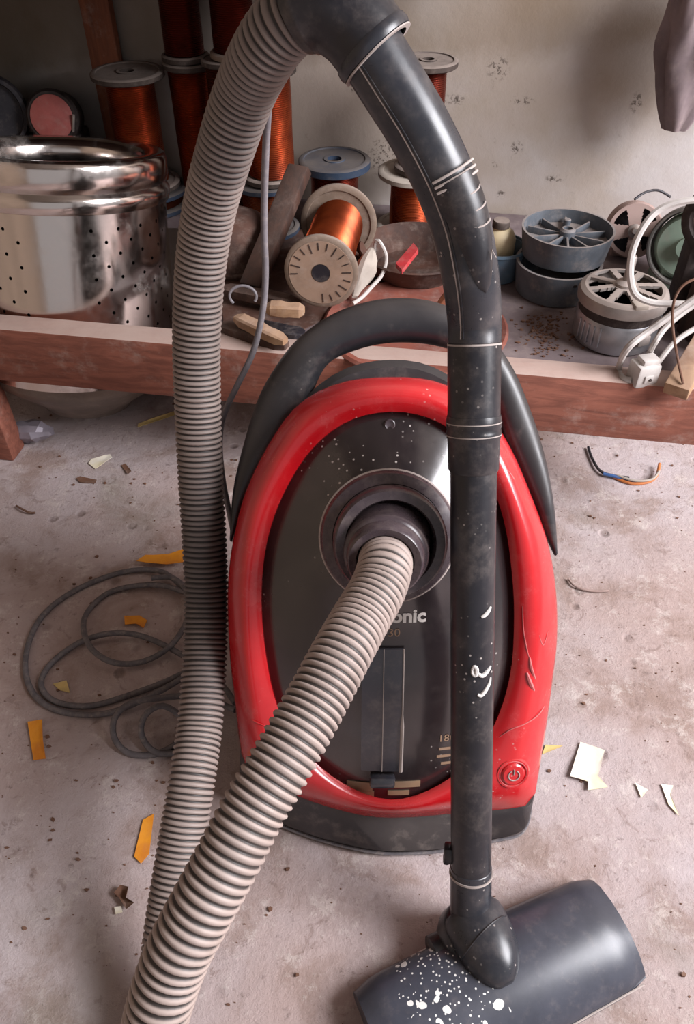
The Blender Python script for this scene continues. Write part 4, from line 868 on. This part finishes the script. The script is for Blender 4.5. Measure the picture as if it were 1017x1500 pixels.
# hanging sack top right
sc_ = PY(1012, 58, 1.215); t = thing('hanging_sack', 'dusty grey plastic sack hanging on the wall corner', 'sack', sc_)
g = G(); rr = []
for k in range(19):
    q = k/18; z = sc_.z-.115+.25*q; r = .048*math.sin(math.pi*min(1, .06+q*.72))**.6*(1.0 if q < .7 else 1-.75*(q-.7)/.3)
    rr.append([Vector((sc_.x+.012, sc_.y, z))+Vector((math.cos(a)*1.05, math.sin(a)*.72, 0))*r*(1+.30*noise.noise((math.cos(a)*2.2, math.sin(a)*2.2, q*3.5))+.12*math.sin(a*9+q*4)*q) for a in [2*math.pi*j/40 for j in range(40)]])
g.loft(rr, True, True, True); obj('sack_body', g, 'bag', t, smooth=60)
g = G(); g.tube(cr([tuple(Vector((sc_.x+x, sc_.y-.045, sc_.z+z))) for x, z in ((-.004, .20), (-.002, .12), (-.006, .05), (-.008, .0))], 6), .0022, 6); obj('twine', g, 'teal', t)

# ------------------------------------------------------------------ litter on the floor
def litter(name, pts, mat, label, cat, z=.001, curl=.004, seed=0):
    P = [PZ(x, y, 0) for x, y in pts]; c_ = sum(P, Vector())/len(P); rr = []
    # thin curled sheet: fan of triangles with a raised rim
    v = []; n_ = len(P)
    rim = []
    for i in range(n_):
        for k in range(3): 
            q = P[i]+(P[(i+1) % n_]-P[i])*k/3; rim.append(Vector((q.x, q.y, z+curl*max(0, noise.noise((q.x*22+seed, q.y*22, seed)))+curl*.1)))
    inn = [c_+(q-c_)*.5 for q in rim]
    for q in inn: q.z = z
    m_ = len(rim); cc = Vector((c_.x, c_.y, z)); th = Vector((0, 0, .0006))
    g = G(); top = [p+th for p in rim]+[p+th for p in inn]+[cc+th]; bot = [p for p in rim]+[p for p in inn]+[cc]
    fs = []
    for i in range(m_):
        j = (i+1) % m_; fs += [(i, j, m_+j, m_+i), (m_+i, m_+j, 2*m_)]
    o_ = 2*m_+1; fs2 = [tuple(reversed([a+o_ for a in f])) for f in fs]; side = [(i, (i+1) % m_, o_+(i+1) % m_, o_+i) for i in range(m_)]
    g.add(top+bot, fs+fs2+side); o = obj(name, g, mat, None, org=(c_.x, c_.y, 0), smooth=50); return tag(o, label, cat)
litter('orange_paper', [(202, 829), (215, 820), (248, 818), (272, 810), (270, 830), (245, 833)], 'orange', 'orange paper scrap half under the grey cord', 'paper', .008, .006, 1)
litter('orange_paper', [(183, 905), (205, 903), (216, 910), (211, 922), (200, 916), (184, 918)], 'orange', 'small crooked orange paper scrap inside the cord loop', 'paper', .001, .006, 2)
litter('orange_paper', [(42, 1060), (63, 1056), (64, 1085), (68, 1113), (50, 1115), (46, 1090)], 'orange', 'upright rectangular orange paper strip beyond the cord coil', 'paper', .001, .005, 3)
litter('orange_paper', [(210, 1202), (226, 1193), (219, 1252), (207, 1266), (197, 1256)], 'orange', 'long pointed orange paper strip beside the hose', 'paper', .001, .004, 4)
litter('yellow_paper', [(78, 1003), (98, 998), (103, 1016), (88, 1012)], 'straw', 'tiny pale yellow paper scrap inside the big cord loop', 'paper', .001, .003, 5)
litter('yellow_paper', [(794, 1106), (799, 1092), (824, 1094)], 'straw', 'yellow triangular paper tip peeping out beside the red shell', 'paper', .001, .003, 6)
litter('white_paper', [(850, 1088), (885, 1101), (876, 1138), (890, 1154), (860, 1160), (861, 1148), (834, 1140)], 'paper', 'largest white paper scrap with torn arrow-like corner', 'paper', .001, .006, 7)
litter('white_paper', [(930, 1148), (949, 1158), (939, 1170)], 'paper', 'tiny white triangular paper scrap between two larger scraps', 'paper', .001, .004, 8)
litter('white_paper', [(968, 1150), (986, 1152), (982, 1165), (994, 1196), (979, 1180)], 'paper', 'long thin white paper sliver', 'paper', .001, .005, 9)
litter('paper_chip', [(130, 680), (134, 674), (162, 668), (165, 672), (140, 688)], 'paper', 'small folded pale paper chip near the drum', 'paper', .001, .006, 10)
litter('paper_chip', [(168, 1330), (178, 1328), (180, 1337), (170, 1340)], 'paper', 'tiny white chip beside brown crumbs', 'chip', .001, .003, 11)
litter('brown_leaf', [(168, 1310), (178, 1299), (190, 1303), (186, 1318), (198, 1325), (186, 1334), (176, 1318)], 'brownbit', 'crumbled brown leaf bit on the floor beside the hose', 'leaf', .001, .008, 12)
litter('brown_chip', [(112, 702), (118, 699), (142, 704), (140, 709), (118, 708)], 'brownbit', 'thin brown wood chip lying on open floor', 'chip', .001, .004, 13)
litter('brown_chip', [(178, 683), (184, 680), (193, 692), (188, 697)], 'brownbit', 'short dark wood chip next to the pale paper chip', 'chip', .001, .004, 14)
litter('yellow_strip', [(202, 627), (203, 622), (256, 604), (258, 609)], 'straw', 'long yellow straw strip lying under the rail', 'strip', .001, .006, 15)
wire('curled_shaving', [PZ(*p) for p in [(24, 741, .003), (33, 746, .005), (44, 751, .003), (52, 751, .003)]], .0016, 'brownbit', 'thin curved brown shaving on the open floor', 'shaving')
wire('pink_wire', [PZ(*p) for p in [(833, 848, .003), (842, 858, .004), (858, 864, .003), (876, 866, .003), (893, 865, .003)]], .0016, 'pinkgrey', 'thin pale pink wire piece lying right of the red shell', 'wire')
t = thing('wire_bundle', 'bundle of black, blue and orange wire ends below the rail', 'wire', PZ(912, 695, 0))
wire('black_strand', [PZ(*p) for p in [(862, 655, .004), (868, 672, .004), (880, 690, .005), (900, 697, .004), (925, 700, .004)]], .0022, 'navy', '', '', t)
wire('blue_strand', [PZ(*p) for p in [(884, 694, .006), (902, 698, .006), (918, 703, .004), (935, 709, .003)]], .0024, 'bluewire', '', '', t)
wire('orange_strand', [PZ(*p) for p in [(900, 699, .003), (925, 708, .003), (950, 706, .004), (962, 697, .006), (967, 678, .010)]], .0024, 'orangewire', '', '', t)
wire('white_strand', [PZ(*p) for p in [(905, 696, .008), (930, 704, .008), (955, 702, .008), (966, 690, .010)]], .0018, 'flange_pale', '', '', t)
# foil wrapper near the leg
g = G(); c_ = PZ(48, 632, .02); rr = []
for k in range(8):
    q = k/7; r = .018*(.6+.5*math.sin(3*q+.4)); rr.append([c_+Vector((-.03+.06*q, 0, 0))+Vector((.3*math.sin(a*3+q*5)*.01, math.cos(a)*r, math.sin(a)*r*.9))*(1+.4*noise.noise((a, q*4, 3))) for a in [2*math.pi*j/10 for j in range(10)]])
g.loft(rr, True, True, True)
mz = min(v.z for v in g.v)
for v in g.v: v.z -= mz
o = obj('crumpled_wrapper', g, 'foil', None, org=(c_.x, c_.y, 0), smooth=15); tag(o, 'crumpled grey wrapper beside the platform leg', 'wrapper')
# grit
g = G(); random.seed(11)
for k in range(1500):
    x, y = random.uniform(-.6, .6), random.uniform(.12, 1.25); dn = noise.noise((x*4, y*4, 2))
    if dn < -.05 and random.random() < .7: continue
    chip(g, Vector((x, y, 0)), random.choice((.0008, .0012, .0016, .003)))
o = obj('floor_grit', g, 'brownbit', None, smooth=20); tag(o, 'fine brown grit scattered over the concrete floor', 'grit', kind='stuff')
